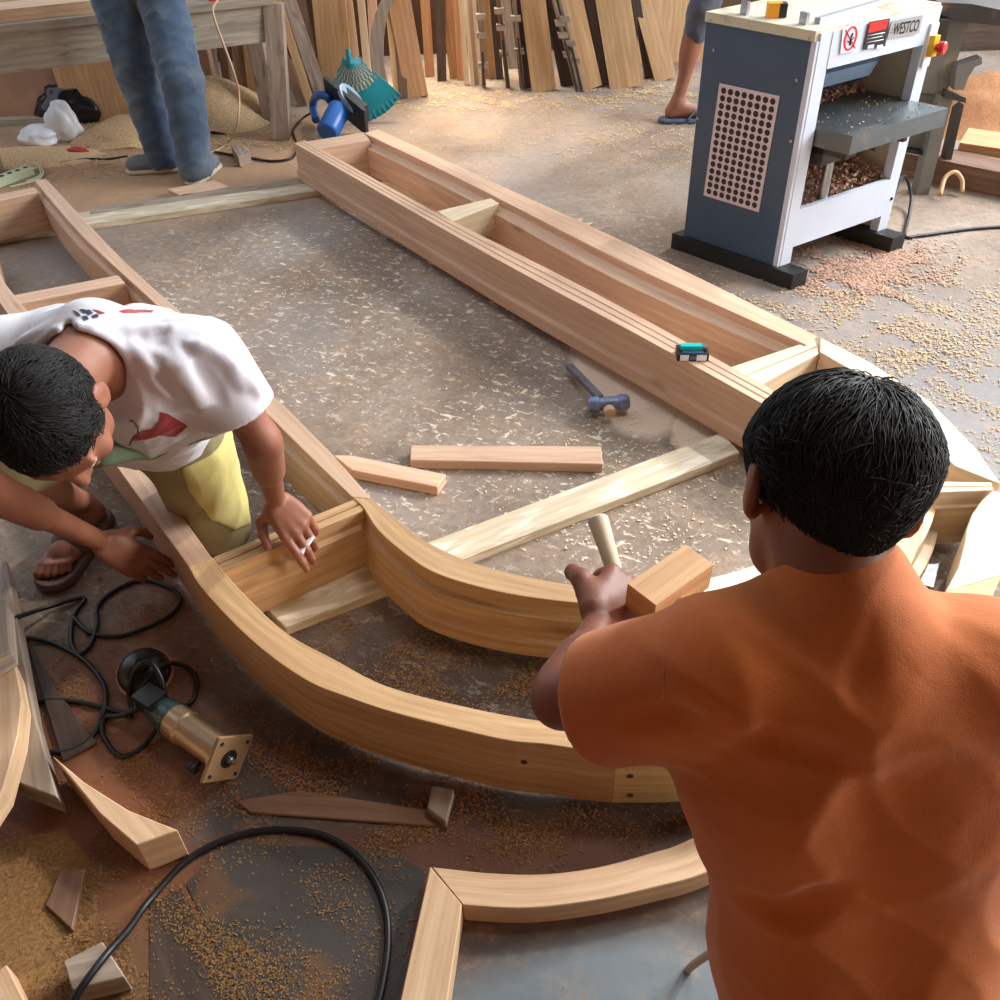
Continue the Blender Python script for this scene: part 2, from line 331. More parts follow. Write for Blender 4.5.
# ------------------------------------------------------------------ floor: worn concrete with dried filler, sawdust and a foreground darkened for shade
def floor_mat():
    m = bpy.data.materials.new('worn_concrete'); m.use_nodes = True; N, L = nt(m); b = N['Principled BSDF']
    w = N.new('ShaderNodeNewGeometry').outputs['Position']
    sx = N.new('ShaderNodeSeparateXYZ'); L.new(w, sx.inputs[0]); X, Y = sx.outputs[0], sx.outputs[1]
    base = ramp(N, L, noise(N, L, w, 2.2, 7, .4), [(.3, lin((118, 101, 86))), (.5, lin((141, 125, 110))), (.7, lin((163, 147, 133)))])
    base = mixc(N, L, mathn(N, L, 'MULTIPLY', ramp(N, L, noise(N, L, w, 34, 8, .6, .7), [(.46, (0, 0, 0, 1)), (.62, (1, 1, 1, 1))]), .45), base, lin((98, 82, 70)))
    base = mixc(N, L, mathn(N, L, 'MULTIPLY', ramp(N, L, noise(N, L, w, 60, 8, .8, .75), [(.58, (0, 0, 0, 1)), (.64, (1, 1, 1, 1))]), .55), base, lin((196, 178, 156)))
    base = mixc(N, L, mathn(N, L, 'MULTIPLY', ramp(N, L, noise(N, L, w, 1.1, 4, .8), [(.5, (0, 0, 0, 1)), (.64, (1, 1, 1, 1))]), .5), base, lin((140, 134, 132)))
    def blob(cx, cy, rx, ry, wob=.35, soft=.35):       # 1 inside a ragged patch, 0 outside
        dx = mathn(N, L, 'DIVIDE', mathn(N, L, 'SUBTRACT', X, cx), rx); dy = mathn(N, L, 'DIVIDE', mathn(N, L, 'SUBTRACT', Y, cy), ry)
        r = mathn(N, L, 'SQRT', mathn(N, L, 'ADD', mathn(N, L, 'MULTIPLY', dx, dx), mathn(N, L, 'MULTIPLY', dy, dy)))
        r = mathn(N, L, 'ADD', r, mathn(N, L, 'MULTIPLY', mathn(N, L, 'SUBTRACT', noise(N, L, w, 3.5, 6), .5), wob*4))
        return mathn(N, L, 'DIVIDE', mathn(N, L, 'SUBTRACT', 1+soft, r), soft*2, clamp=True)
    # dark stained concrete near the tools, darkened further to stand for foreground shade
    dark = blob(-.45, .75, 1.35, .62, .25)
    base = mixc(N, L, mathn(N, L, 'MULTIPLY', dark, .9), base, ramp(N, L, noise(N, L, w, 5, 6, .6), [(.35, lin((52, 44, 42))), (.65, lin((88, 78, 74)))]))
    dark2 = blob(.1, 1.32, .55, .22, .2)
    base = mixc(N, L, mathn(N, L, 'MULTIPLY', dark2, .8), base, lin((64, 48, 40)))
    blu = blob(.22, .52, .42, .2, .12, .15)  # bluish sunlit patch of ground, laid into the floor colour
    base = mixc(N, L, mathn(N, L, 'MULTIPLY', blu, .8), base, lin((118, 130, 136)))
    blu2 = blob(1.45, 2.15, .5, .4, .25); base = mixc(N, L, mathn(N, L, 'MULTIPLY', blu2, .6), base, lin((132, 134, 140)))
    # fine sawdust films
    for c, k, t, wd in (((186, 146, 104), 9., .5, .25), ((176, 112, 62), 7., .58, .2)):
        base = mixc(N, L, mathn(N, L, 'MULTIPLY', mathn(N, L, 'MULTIPLY', ramp(N, L, noise(N, L, w, k, 9, .3, .7), [(t, (0, 0, 0, 1)), (t+wd, (1, 1, 1, 1))]), ramp(N, L, noise(N, L, w, 90, 3), [(.4, (.3, .3, .3, 1)), (.6, (1, 1, 1, 1))])), .55), base, lin(c))
    red = blob(-.2, .85, .55, .1, .3); base = mixc(N, L, mathn(N, L, 'MULTIPLY', red, .75), base, lin((112, 64, 40)))
    red2 = blob(-.85, .95, .22, .5, .5); base = mixc(N, L, mathn(N, L, 'MULTIPLY', red2, .7), base, lin((150, 90, 52)))
    ylw = blob(-.75, .55, .35, .25, .3); base = mixc(N, L, mathn(N, L, 'MULTIPLY', ylw, .7), base, lin((112, 82, 50)))
    back = blob(-2., 4.5, 1.6, .62, .3); base = mixc(N, L, mathn(N, L, 'MULTIPLY', back, .75), base, lin((190, 150, 112)))
    # dried filler: pale flakes and drips inside the big opening
    rg = blob(-.35, 2.75, 1.1, 1.25, .2, .3); rg2 = blob(.35, 2.05, .85, .75, .2, .3)
    region = mathn(N, L, 'MAXIMUM', rg, rg2)
    st = mapped(N, L, w, (1, 1, 1), (0, 0, .5)); st = mapped(N, L, st, (20, 46, 1))
    a1 = ramp(N, L, noise(N, L, st, 1, 9, .2, .72), [(.565, (0, 0, 0, 1)), (.6, (1, 1, 1, 1))])
    st2 = mapped(N, L, w, (1, 1, 1), (0, 0, -.7)); st2 = mapped(N, L, st2, (15, 40, 1))
    a2 = ramp(N, L, noise(N, L, st2, 1, 9, .3, .7), [(.6, (0, 0, 0, 1)), (.635, (1, 1, 1, 1))])
    cl = ramp(N, L, noise(N, L, w, 3.2, 5, .5), [(.36, (.15, .15, .15, 1)), (.55, (1, 1, 1, 1))])
    fl = mathn(N, L, 'MULTIPLY', mathn(N, L, 'MULTIPLY', mathn(N, L, 'MAXIMUM', a1, a2), cl), region)
    base = mixc(N, L, mathn(N, L, 'MULTIPLY', fl, .9), base, lin((222, 210, 190)))
    pat = blob(.42, 2.52, .17, .34, .16, .08); pat2 = blob(.62, 2.17, .1, .16, .3, .1)
    base = mixc(N, L, mathn(N, L, 'MULTIPLY', mathn(N, L, 'MAXIMUM', pat, pat2), .85), base, lin((222, 202, 182)))
    L.new(base, b.inputs['Base Color'])
    rr = mathn(N, L, 'SUBTRACT', .78, mathn(N, L, 'MULTIPLY', dark, .2)); L.new(rr, b.inputs['Roughness'])
    bump(N, L, b, mathn(N, L, 'ADD', noise(N, L, w, 18, 8), mathn(N, L, 'MULTIPLY', fl, .5)), .35, .004)
    return m
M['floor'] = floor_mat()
# ------------------------------------------------------------------ the setting
def slab(name, x0, x1, y0, y1, z0, z1, m):
    o = box(name, ((x0+x1)/2, (y0+y1)/2, (z0+z1)/2), ((x1-x0)/2, 0, 0), (0, (y1-y0)/2, 0), (0, 0, (z1-z0)/2), m, None, 0)
    o['kind'] = 'structure'; return o
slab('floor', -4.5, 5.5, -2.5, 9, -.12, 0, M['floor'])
M['wall'] = mat('dark_timber_wall', (86, 62, 48), .9, var=.3, scale=4)
M['plaster'] = mat('dusty_plaster', (168, 130, 104), .9, var=.15, scale=3, dirt=((142, 116, 98), 2, .5))
M['roof'] = mat('roof_underside', (96, 88, 82), .9, var=.15, scale=2)
slab('wall_back', -1.9, 1.75, 6.2, 6.3, 0, 3.3, M['wall'])
# ------------------------------------------------------------------ arched door frame, lying face up on timbers
ZT, ZB = .19, .03
def centre(*a): return np.mean([np.array(x) for x in a], axis=0)
fr = thing('arched_door_frame', 'large arched double door frame of fresh teak lying on the floor, occupying the middle of the workshop', 'door frame', P(500, 520, ZB))
step = lambda s=.32, z=.145: [(0, ZT), (1-s, ZT), (1-s, z+.006), (1, z), (1, ZB), (0, ZB)]
# right-hand post pair
TK, TP, TY = M['teak'], M['teak_pink'], M['teak_yellow']
profAL = [(0, ZT), (.30, ZT), (.32, ZT-.004), (.36, ZT), (.62, ZT), (.64, ZT-.004), (.68, ZT), (1, ZT), (1, ZB), (-.14, ZB), (-.14, .075), (-.03, .083), (0, .083)]
ribbon('rail', [(294, 143), (480, 250), (640, 336), (770, 408)], [(305, 140), (436, 212), (592, 291), (772, 389)], profAL, TP, fr, 12)
profAR = [(0, ZT), (1, ZT), (1, .162), (1.5, .152), (1.5, ZB), (0, ZB)]
ribbon('rail', [(378, 129), (480, 176), (640, 249), (817, 336)], [(364, 133), (470, 184), (632, 266), (806, 345)], profAR, TP, fr, 12)
# left-hand post pair
profBR = [(0, ZT), (1, ZT), (1.02, .160), (1.4, .152), (1.4, ZB), (0, ZB)]
ribbon('rail', [(46, 179), (120, 257), (184, 315), (300, 421), (372, 499)], [(34, 180), (82, 236), (166, 314), (285, 432), (352, 497)], profBR, TP, fr, 12)
profBL = [(0, ZT), (1, ZT), (1, ZB), (-.25, ZB), (-.25, .10), (-.05, .11), (0, .12)]
ribbon('rail', [(-40, 243), (0, 303), (18, 328), (112, 460), (188, 566)], [(-14, 228), (0, 275), (38, 324), (138, 456), (212, 558)], [(0, ZT), (1, ZT), (1, ZB), (0, ZB)], M['brown_wood'] if False else TP, fr, 14)
# arches
Oo = [(188, 566), (203, 590), (251, 640), (304, 679), (347, 697), (402, 715), (500, 739), (544, 744), (585, 750), (616, 753)]
Oi = [(213, 557), (222, 570), (253, 603), (288, 634), (332, 658), (387, 686), (472, 708), (544, 721), (585, 723), (618, 722)]
sg1 = ribbon('arch_segment', Oo, Oi, [(0, ZT), (1, ZT), (1, ZB), (0, ZB)], TY, fr, 46)
Oo2 = [(616, 753), (684, 752), (770, 742), (850, 718), (925, 682), (972, 636), (1002, 575)]
Oi2 = [(618, 722), (690, 716), (755, 706), (825, 682), (882, 652), (925, 622), (945, 592)]
sg2 = ribbon('arch_segment', Oo2, Oi2, [(0, ZT), (1, ZT), (1, ZB), (0, ZB)], M['pine'], fr, 30)
prism('arch_segment', [(1002, 575), (1016, 530), (1006, 494), (993, 490), (982, 500), (972, 514), (967, 528), (964, 545), (958, 568), (945, 592)], ZT, ZB, M['pale'], fr, P(1000, 500, 0)-P(970, 590, 0))
prism('arch_segment', [(820, 337), (870, 362), (930, 401), (975, 447), (1001, 484), (990, 480), (955, 466), (935, 448), (905, 410), (872, 382), (820, 352)], ZT, ZB, M['pale'], fr, P(960, 430, 0)-P(870, 370, 0))
Ni = [(352, 497), (363, 507), (378, 530), (408, 556), (440, 575), (500, 592), (560, 601), (602, 604), (650, 605)]
Nf = [(372, 499), (395, 518), (424, 540), (466, 560), (500, 570), (545, 580), (602, 588), (650, 587)]
profN = [(0, ZT), (1, ZT), (1, .150), (1.22, .143), (1.22, .078), (1.42, .072), (1.42, ZB), (0, ZB)]
ribbon('arch_segment', Nf, Ni, profN, TY, fr, 40)
Nf2 = [(650, 587), (700, 580), (757, 564), (808, 540), (850, 510), (878, 478), (890, 445)]
Ni2 = [(650, 605), (715, 602), (790, 592), (855, 572), (900, 540), (925, 505), (935, 470)]
ribbon('arch_segment', Nf2, Ni2, profN, M['pale'], fr, 30)
prism('arch_segment', [(927, 525), (907, 574), (880, 578), (893, 545), (912, 500)], ZT, .1, TK, fr)
ribbon('arch_segment', [(770, 408), (820, 420), (865, 436), (890, 445)], [(778, 390), (830, 402), (885, 422), (935, 470)], [(0, ZT), (1, ZT), (1, ZB), (0, ZB)], TK, fr, 10)
for sg, a, b in ((sg1, 524, 762), (sg1, 525, 797), (sg2, 630, 776), (sg2, 630, 795)):      # screw holes
    w = Vector(WORLD[sg.name]); BB = BVHTree.FromPolygons([v.co+w for v in sg.data.vertices], [tuple(p.vertices) for p in sg.data.polygons]); h = BB.ray_cast(Vector(O), Vector(nz(ray(a, b))), 4)
    if h[0] is not None:
        n_ = np.array(h[1][:]); n_ = n_ if n_ @ ray(a, b) < 0 else -n_
        lathe('screw_hole', np.array(h[0][:])-n_*.0005, n_, [(0, .0065), (.0012, .0065)], M['dark_wood'], sg, 12)
# cross pieces
def cross(a, b, c, d, m, zb=ZB, prof=None): prism('crosspiece', [a, b, c, d], ZT-.004, zb, m, fr, P(*b, 0)-P(*a, 0))
cross((312, 150), (370, 140), (364, 132), (303, 142), TP)
cross((452, 221), (499, 203), (491, 198), (437, 211), M['pale'], .09)
pr = [(0, ZT-.004), (.45, ZT-.004), (.47, ZT-.012), (.56, ZT-.012), (.58, ZT-.004), (1, ZT-.004), (1, ZB), (0, ZB)]
ribbon('crosspiece', [(727, 367), (815, 338)], [(762, 383), (819, 352)], pr, M['pale'], fr)
cross((-30, 207), (38, 192), (34, 187), (-34, 201), TP)
cross((20, 304), (125, 283), (118, 275), (14, 295), TP)
prB = [(0, ZT-.003), (.45, ZT-.003), (.47, ZT-.009), (.53, ZT-.009), (.55, ZT-.003), (1, ZT-.003), (1, .15), (1.25, .145), (1.3, ZB), (0, ZB)]
ribbon('crosspiece', [(213, 556), (356, 497)], [(221, 570), (364, 509)], prB, TY, fr)
ribbon('crosspiece', [(918, 480), (992, 481)], [(920, 492), (994, 489)], prB, M['pale'], fr)
# timbers the frame lies on
prism('support_timber', [(285, 627), (740, 452), (722, 432), (262, 604)], .03, 0, M['timber'], label='dusty pale timber slanting under the arch joint, nearest support of the frame', cat='timber')
prism('support_timber', [(-60, 246), (320, 190), (312, 180), (-60, 232)], .028, 0, M['timber'], label='long thin dusty timber under the far ends of the frame rails', cat='timber')
prism('support_timber', [(90, 214), (320, 181), (316, 175), (90, 208)], .03, 0, M['grey_wood'], label='grey batten laid just behind the far support timber near the shoes', cat='timber')
# loose pieces of wood
prism('wooden_plank', [(376, 184), (396, 177), (568, 262), (549, 273)], .05, .02, M['tan'], label='straight sawn plank lying lengthwise inside the right frame under the small crosspiece', cat='plank')
prism('wooden_strip', [(395, 180), (402, 176), (452, 201), (445, 206)], .06, .05, M['pale'], label='small pale strip lying on the plank inside the far end of the right frame', cat='strip')
prism('wooden_block', [(411, 445), (601, 446), (603, 464), (410, 460)], .03, 0, M['teak_pink'], label='straight short teak board lying crosswise on the open floor left of the hammer', cat='wood block')
prism('wooden_block', [(333, 455), (352, 455), (446, 474), (437, 487), (352, 470)], .03, 0, M['teak_pink'], label='short teak offcut poking out from beside the left frame rail toward the crosswise board', cat='wood block')
prism('wooden_block', [(167, 189), (215, 180), (228, 186), (182, 196)], .03, 0, M['teak_pink'], label='flat reddish wood scrap at the feet of the person in jeans', cat='wood block')
prism('wooden_block', [(231, 146), (241, 143), (250, 152), (238, 157)], .05, 0, M['grey_wood'], label='small grey wooden cube on the floor between the jeans and the bench leg', cat='wood block')
prism('wooden_board', [(2, 776), (-20, 560), (6, 560), (34, 715), (58, 798)], .085, .03, M['grey_wood'], label='thick grey plank with cut end at the left edge beside the cable loops', cat='plank')
prism('curved_wood_piece', [(-30, 620), (4, 640), (16, 668), (22, 700), (18, 735), (3, 790), (-30, 840)], .14, .086, M['teak'], label='curved light wood piece cut off by the left edge, on top of the grey plank', cat='wood piece')
prism('wooden_block', [(-20, 590), (6, 600), (10, 650), (-10, 662)], .19, .141, M['grey_wood'], label='small squared block at the left edge on top of the curved wood piece', cat='wood block')
prism('wedge_offcut', [(52, 755), (84, 782), (128, 810), (178, 830), (136, 845), (100, 814)], .09, 0, M['teak'], label='wedge offcut with one hollowed side lying below the router, pointing up left', cat='offcut')
prism('wooden_board', [(22, 628), (57, 690), (97, 742), (62, 760)], .010, 0, M['dark_wood'], label='dark sawdust-covered board on the floor between grey plank and router', cat='board')
prism('wooden_block', [(63, 961), (102, 941), (125, 977), (72, 990)], .05, 0, M['grey_wood'], label='small squared offcut near the bottom left corner under the lone black cable', cat='offcut')
prism('wooden_block', [(-20, 985), (6, 964), (26, 1003), (-10, 1020)], .05, 0, M['teak'], label='pale corner of a board cut off by the bottom left corner', cat='offcut')
prism('wooden_board', [(236, 800), (300, 790), (430, 810), (448, 827), (250, 812)], .008, 0, M['brown_wood'], label='thin flat reddish board on the floor below the big arch', cat='board')
prism('wooden_block', [(432, 785), (454, 789), (446, 822), (427, 808)], .03, .008, M['grey_wood'], label='small grey wood stub standing against the outer arch bottom', cat='offcut')
prism('wooden_board', [(45, 905), (60, 870), (85, 868), (72, 930)], .012, 0, M['brown_wood'], label='small brown scrap half buried in sawdust above the bottom left offcut', cat='offcut')
prism('thin_sheet', [(186, 884), (228, 843), (392, 850), (425, 872), (392, 1012), (247, 1012)], .0016, 0, M['sheet'], bev=0, label='thin dark grey sheet on the floor inside the arc of the lone cable', cat='sheet')
prism('thin_sheet', [(150, 905), (181, 888), (240, 1012), (150, 1012)], .0014, 0, M['dark_wood'], bev=0, label='narrow darker sheet left of the grey one, under the cable near the bottom', cat='sheet')
ml = thing('mitred_moulding', 'curved teak piece mitred to a straight leg, lying nearest the camera at the bottom', 'moulding', P(560, 890, 0))
prism('straight_leg', [(430, 866), (462, 904), (446, 1010), (398, 1010)], .055, .0, M['teak'], ml)
ribbon('curved_rail', [(432, 867), (490, 873), (544, 874), (598, 867), (650, 853), (688, 840), (760, 800)], [(463, 905), (505, 908), (544, 907), (602, 899), (655, 887), (702, 874), (770, 842)], [(0, .055), (1, .055), (1, 0), (0, 0)], M['teak'], ml, 30, zt=.055)
prism('metal_plate', [(921, 553), (941, 559), (934, 588), (912, 582)], .035, .03, M['steel'], label='small grey metal plate lying in the triangular gap right of the ear', cat='plate')
# tools
def on(px, py, z=0): return P(px, py, z)
hm = thing('sledge_hammer', 'club hammer with blue-grey head lying on the open floor beside the right frame', 'hammer', on(607, 415))
a, b = P(588, 405, .035), P(629, 402, .035)
lathe('hammer_head', a, b-a, [(0, .018), (.008, .024), (.03, .026), (.034, .021), (np.linalg.norm(b-a)-.034, .021), (np.linalg.norm(b-a)-.03, .026), (np.linalg.norm(b-a)-.008, .024), (np.linalg.norm(b-a), .018)], M['hammer'], hm, 16)
lathe('handle_end', P(609, 409, .04)-np.array([0, .0, 0]), P(612, 420, .035)-P(609, 409, .04), [(0, .017), (.02, .017), (.024, .010)], M['pad'], hm, 14)
hs, he = P(569, 366, .03), P(600, 398, .035)
bar('handle', hs, he, .022, .016, M['handle'], hm, bev=.005)
cp = thing('cigarette_pack', 'small blue and white cigarette pack lying on the right frame rail', 'cigarette pack', P(691, 352, ZT))
cx = nz(P(712, 350, ZT)-P(672, 350, ZT)); cy = nz(np.cross(Z, cx)); cc = P(692, 353, ZT+.011)
box('carton', cc, cx*.044, cy*.026, Z*.011, M['blk'], cp, .001)
box('label', cc-cx*.024-cy*.0266, cx*.012, cy*.0007, Z*.009, M['white'], cp, 0, label='white label')
box('label', cc+cx*.024-cy*.0266, cx*.014, cy*.0007, Z*.009, M['white'], cp, 0, label='white label')
M['pack_blue'] = mat('pack_blue', (70, 104, 150), .4)
box('label', cc-cy*.0266, cx*.009, cy*.0007, Z*.006, M['pack_blue'], cp, 0)
box('label', cc+Z*.0114, cx*.03, cy*.018, Z*.0006, M['pack_blue'], cp, 0, label='blue label')
lg = thing('cigarette_lighter', 'turquoise plastic lighter resting on top of the cigarette pack', 'lighter', cc+Z*.0125)
lc = cc+cy*.002+Z*.0195
box('lighter_body', lc-cx*.004, cx*.030, cy*.009, Z*.0065, M['bright_teal'], lg, .004); box('lighter_head', lc+cx*.034, cx*.007, cy*.008, Z*.006, M['steel'], lg, .002)
# router (trimmer) lying down
rt = thing('trim_router', 'tan and teal electric trim router lying on its side with square base plate', 'router', P(195, 740, 0))
r0, r1 = P(163, 712, .05), P(226, 757, .06); ax = nz(r1-r0); Lr = np.linalg.norm(r1-r0)
lathe('motor_housing', r0, ax, [(.01, .030), (.03, .036), (Lr*.38, .037), (Lr*.4, .033), (Lr*.9, .033), (Lr*.92, .038), (Lr*.97, .038)], M['tool_tan'], rt, 28)
lathe('motor_cap', r0-ax*.035, ax, [(0, .018), (.01, .028), (.05, .034), (.075, .0375)], M['tool_teal'], rt, 24)
side = nz(np.cross(ax, Z)); up2 = np.cross(side, ax)
q = nz(side*.72+up2*.69); q2 = np.cross(ax, q)
bp = r0+ax*(Lr*1.02)
bm = bmesh.new(); hexa(bm, bp, q*.046, q2*.046, ax*.004); bevel(bm, .004); from_bm('base_plate', bm, M['plate_tan'], rt, None)
lathe('collet', bp+ax*.003, ax, [(0, .019), (.0025, .019)], M['blk'], rt, 20); lathe('router_bit', bp, ax, [(0, .008), (.012, .008), (.014, .004), (.024, .004)], M['steel'], rt, 12)
for s1, s2 in ((1, 1), (1, -1), (-1, 1), (-1, -1)): lathe('screw', bp+q*.034*s1+q2*.034*s2+ax*.003, ax, [(0, .004), (.003, .004)], M['dark_metal'], rt, 10)
lathe('clamp_knob', r0+ax*Lr*.78+side*.034-up2*.012, side, [(0, .006), (.01, .006), (.011, .013), (.022, .013)], M['black_plastic'], rt, 14)
hd = r0-ax*.03-side*.0
bar('switch_housing', r0-ax*.06+up2*.012, r0+ax*.0+up2*.018, .045, .04, M['black_plastic'], rt, bev=.008)
# cables on the ground
def floorcable(name, px, r, m, z=None, **k):
    pts = [P(p[0], p[1], r+(p[2] if len(p) > 2 else 0)) for p in px]; return tube(name, pts, r, m, seg=8, **k)
floorcable('power_cable', [(132, 716), (102, 707), (60, 700), (30, 705), (21, 725), (27, 740), (48, 752), (75, 749), (96, 731), (106, 698), (99, 677), (78, 656), (45, 641), (6, 637, .03), (-30, 636, .09)], .0055, M['black_rubber'], label='black cable looping left of the router and running off the left edge', cat='cable')
floorcable('power_cable', [(-30, 632, .11), (0, 623, .1), (45, 608, .02), (84, 598), (74, 615), (71, 640), (78, 654), (90, 646), (97, 625), (97, 608), (111, 593), (141, 580), (170, 588), (181, 600), (172, 614), (150, 626), (120, 636), (90, 633), (74, 618)], .0055, M['black_rubber'], label='black cable with a big loop beside the sandalled foot', cat='cable')
floorcable('power_cable', [(140, 708, .04), (118, 716, .02), (105, 718), (103, 735), (120, 756), (142, 747), (158, 724, .02), (164, 690, .07), (152, 664, .1), (136, 668, .09), (129, 695, .02), (133, 712, .0)], .0055, M['black_rubber'], label='short black cord looping over the head of the router', cat='cable')
floorcable('power_cable', [(140, 690, .03), (162, 666, .05), (182, 665, .01), (196, 678), (194, 698), (184, 708)], .0055, M['black_rubber'], label='black cord arching right of the sanding disc', cat='cable')
floorcable('power_cable', [(58, 1030, .03), (80, 990, .062), (106, 955, .060), (128, 930, .03), (150, 900), (190, 858), (240, 835), (290, 830), (332, 839), (365, 865), (384, 902), (388, 945), (381, 992), (372, 1020)], .0065, M['black_rubber'], label='lone thick black cable arcing across the bottom left floor', cat='cable')
tube('power_cable', [D(660, 1020, 1.75), D(680, 980, 1.6), D(703, 958, 1.45), D(740, 940, 1.3)], .0065, M['beige_cable'], label='brownish cord at the bottom beside the hem of the orange shirt', cat='cable')
sd = thing('sanding_disc', 'black domed backing pad with red rim and tan disc behind the router', 'sanding disc', P(146, 680, 0))
c0 = P(147, 678, 0); tl = nz([.15, -.25, 1])
lathe('abrasive_disc', c0+Z*.012, tl, [(0, .06), (.010, .06)], M['pad'], sd, 32, label='tan abrasive disc')
lathe('red_rim', c0+Z*.012+tl*.0105, tl, [(0, .057), (.004, .057)], M['red'], sd, 32, label='red rim')
lathe('backing_pad', c0+Z*.012+tl*.015, tl, [(0, .056), (.012, .052), (.024, .036), (.030, .018), (.040, .015), (.042, .011), (.046, .011)], M['black_plastic'], sd, 32)
# power strip
ps = thing('power_strip', 'pale green power strip with its flex on the floor at the far left', 'power strip', P(10, 178, 0))
a, b = P(-14, 186, .02), P(30, 170, .02); bar('strip_body', a, b, .06, .035, M['pale_green'], ps, bev=.006)
for i in range(5):
    s = a+(b-a)*(.2+.18*i)+Z*.0178
    lathe('socket', s, Z, [(0, .012), (.0012, .012)], M['dark_metal'], ps, 10)
tube('flex', [P(*p) for p in ((28, 170, .02), (38, 168, .01), (41, 174, .01), (36, 178, .01), (26, 181, .01))], .004, M['pale_green'], ps)
tube('flex', [P(*p) for p in ((-10, 166, .01), (14, 163, .01), (34, 164, .01), (43, 171, .01), (40, 178, .01), (30, 182, .01), (10, 187, .01))], .004, M['pale_green'], ps)
# crumpled bags
def crumple(name, px, py, rx, ry, rz, m, seed, label, cat, z0=0., lobes=7):
    r = np.random.default_rng(seed); bm = bmesh.new(); bmesh.ops.create_icosphere(bm, subdivisions=4, radius=1); k = r.normal(size=(lobes, 3))*2.4; ph = r.random(lobes)*6.3
    c = P(px, py, z0)
    for v in bm.verts:
        p = np.array(v.co[:]); d = 1+sum(.10*abs(math.sin(k[i] @ p+ph[i])) for i in range(lobes))-.05*lobes
        p = p*d; v.co = Vector((c[0]+p[0]*rx, c[1]+p[1]*ry, max(z0, z0+rz*.55+p[2]*rz)))
    return from_bm(name, bm, m, None, None, True, label=label, cat=cat)
crumple('plastic_bag', 73, 121, .17, .07, .11, M['black_bag'], 3, 'crumpled black plastic bag lying against the low wall', 'bag')
crumple('plastic_bag', 42, 142, .09, .07, .055, M['white_bag'], 4, 'round crumpled white plastic bag on the sawdust, nearer the left edge', 'bag')
crumple('plastic_bag', 68, 139, .08, .05, .11, M['white_bag'], 12, 'white plastic bag bunched upright in front of the black bag', 'bag')
crumple('wrapper', 78, 154, .05, .025, .02, M['print_red'], 6, 'small crushed red and white wrapper on the sawdust', 'wrapper')
crumple('bottle_cap', 114, 133, .025, .025, .025, M['print_navy'], 8, 'small dark blue lump on the slope of the sawdust heap', 'scrap', .03)
# circular saw
cs = thing('circular_saw', 'blue circular saw standing tipped in front of the leaning boards', 'circular saw', P(343, 135, 0))
mo = D(326, 131, P(330, 138, .05) @ FW if False else 4.25)
m0 = P(327, 133, .07); m1 = P(339, 110, .13)
md = nz(m1-m0); Lm = np.linalg.norm(m1-m0)
lathe('motor', m0, md, [(0, .048), (.01, .056), (Lm, .056)], M['saw_blue'], cs, 24)
pc = P(346, 106, .14); pu = nz(P(368, 126, .05)-P(322, 88, .17)); pw = nz(np.cross(pu, md)); pn = np.cross(pu, pw)
box('base_shoe', pc, pu*.155, pw*.075, pn*.008, M['saw_dark'], cs, .004)
box('upper_guard', pc+pn*-.03-pu*.01, pu*.12, pw*.05, pn*.024, M['saw_dark'], cs, .01)
lathe('blade_guard', P(350, 101, .155), nz(-FW*.5+RT*.75+UP*.4), [(0, .082), (.004, .085), (.02, .085), (.024, .078)], M['saw_guard'], cs, 28)
tube('handle', [P(316, 120, .05), P(313, 108, .07), P(315, 98, .13), P(322, 95, .17), P(330, 99, .16)], .02, M['saw_blue'], cs, seg=10)
lathe('bolt', P(361, 116, .1), -FW, [(0, .012), (.012, .012)], M['steel'], cs, 10)
tube('saw_cord', [P(313, 112, .05), P(303, 118, .02), P(293, 130, .01), P(297, 146, .008), P(291, 158, .008), P(270, 161, .008), P(245, 157, .008), P(215, 152, .008)], .006, M['black_rubber'], cs)
floorcable('power_cable', [(60, 163), (85, 159), (108, 159), (128, 156)], .005, M['black_rubber'], label='black cable end on the sawdust left of the grey shoe', cat='cable')
# teal leaf rake head leaning on the boards
lr = thing('rake_head', 'teal plastic leaf rake head with openwork fan leaning behind the circular saw', 'rake', P(375, 110, 0))
top = PY(343, 66, 5.22, .22); 
def fan(u, v):   # u -1..1 across, v 0..1 down the fan; the fan leans on the boards
    a = u*.72; r = .06+.33*v; r *= 1-.12*abs(u)
    x = top[0]+.07+.05*v+math.sin(a)*r*.85; z = .33-(math.cos(a)*r)*.84
    z = max(z, .004); y = 5.0+.22*z-.03*math.cos(u*1.5)
    return np.array([x, y, z])
bmv = []; bmf = []
nu, nv = 24, 8
for j in range(nv+1):
    for i in range(nu+1): bmv.append(fan(-1+2*i/nu, j/nv))
for j in range(nv):
    for i in range(nu):
        if j in (1, 2, 3) and (i+j) % 2: continue
        bmf.append((j*(nu+1)+i, j*(nu+1)+i+1, (j+1)*(nu+1)+i+1, (j+1)*(nu+1)+i))
fo = link('fan_plate', bmv, bmf, M['teal'], lr); md_ = fo.modifiers.new('s', 'SOLIDIFY'); md_.thickness = .005
for i in range(17):
    u = -1+2*i/16; tube('tine', [fan(u, .5), fan(u, .8), fan(u, 1.)+np.array([0, -.01, -.0])], .004, M['teal'], lr, n=4, seg=5)
lathe('socket', fan(0, 0)-Z*.01, nz([-.05, .15, 1]), [(0, .018), (.03, .015), (.07, .012)], M['teal'], lr, 12)
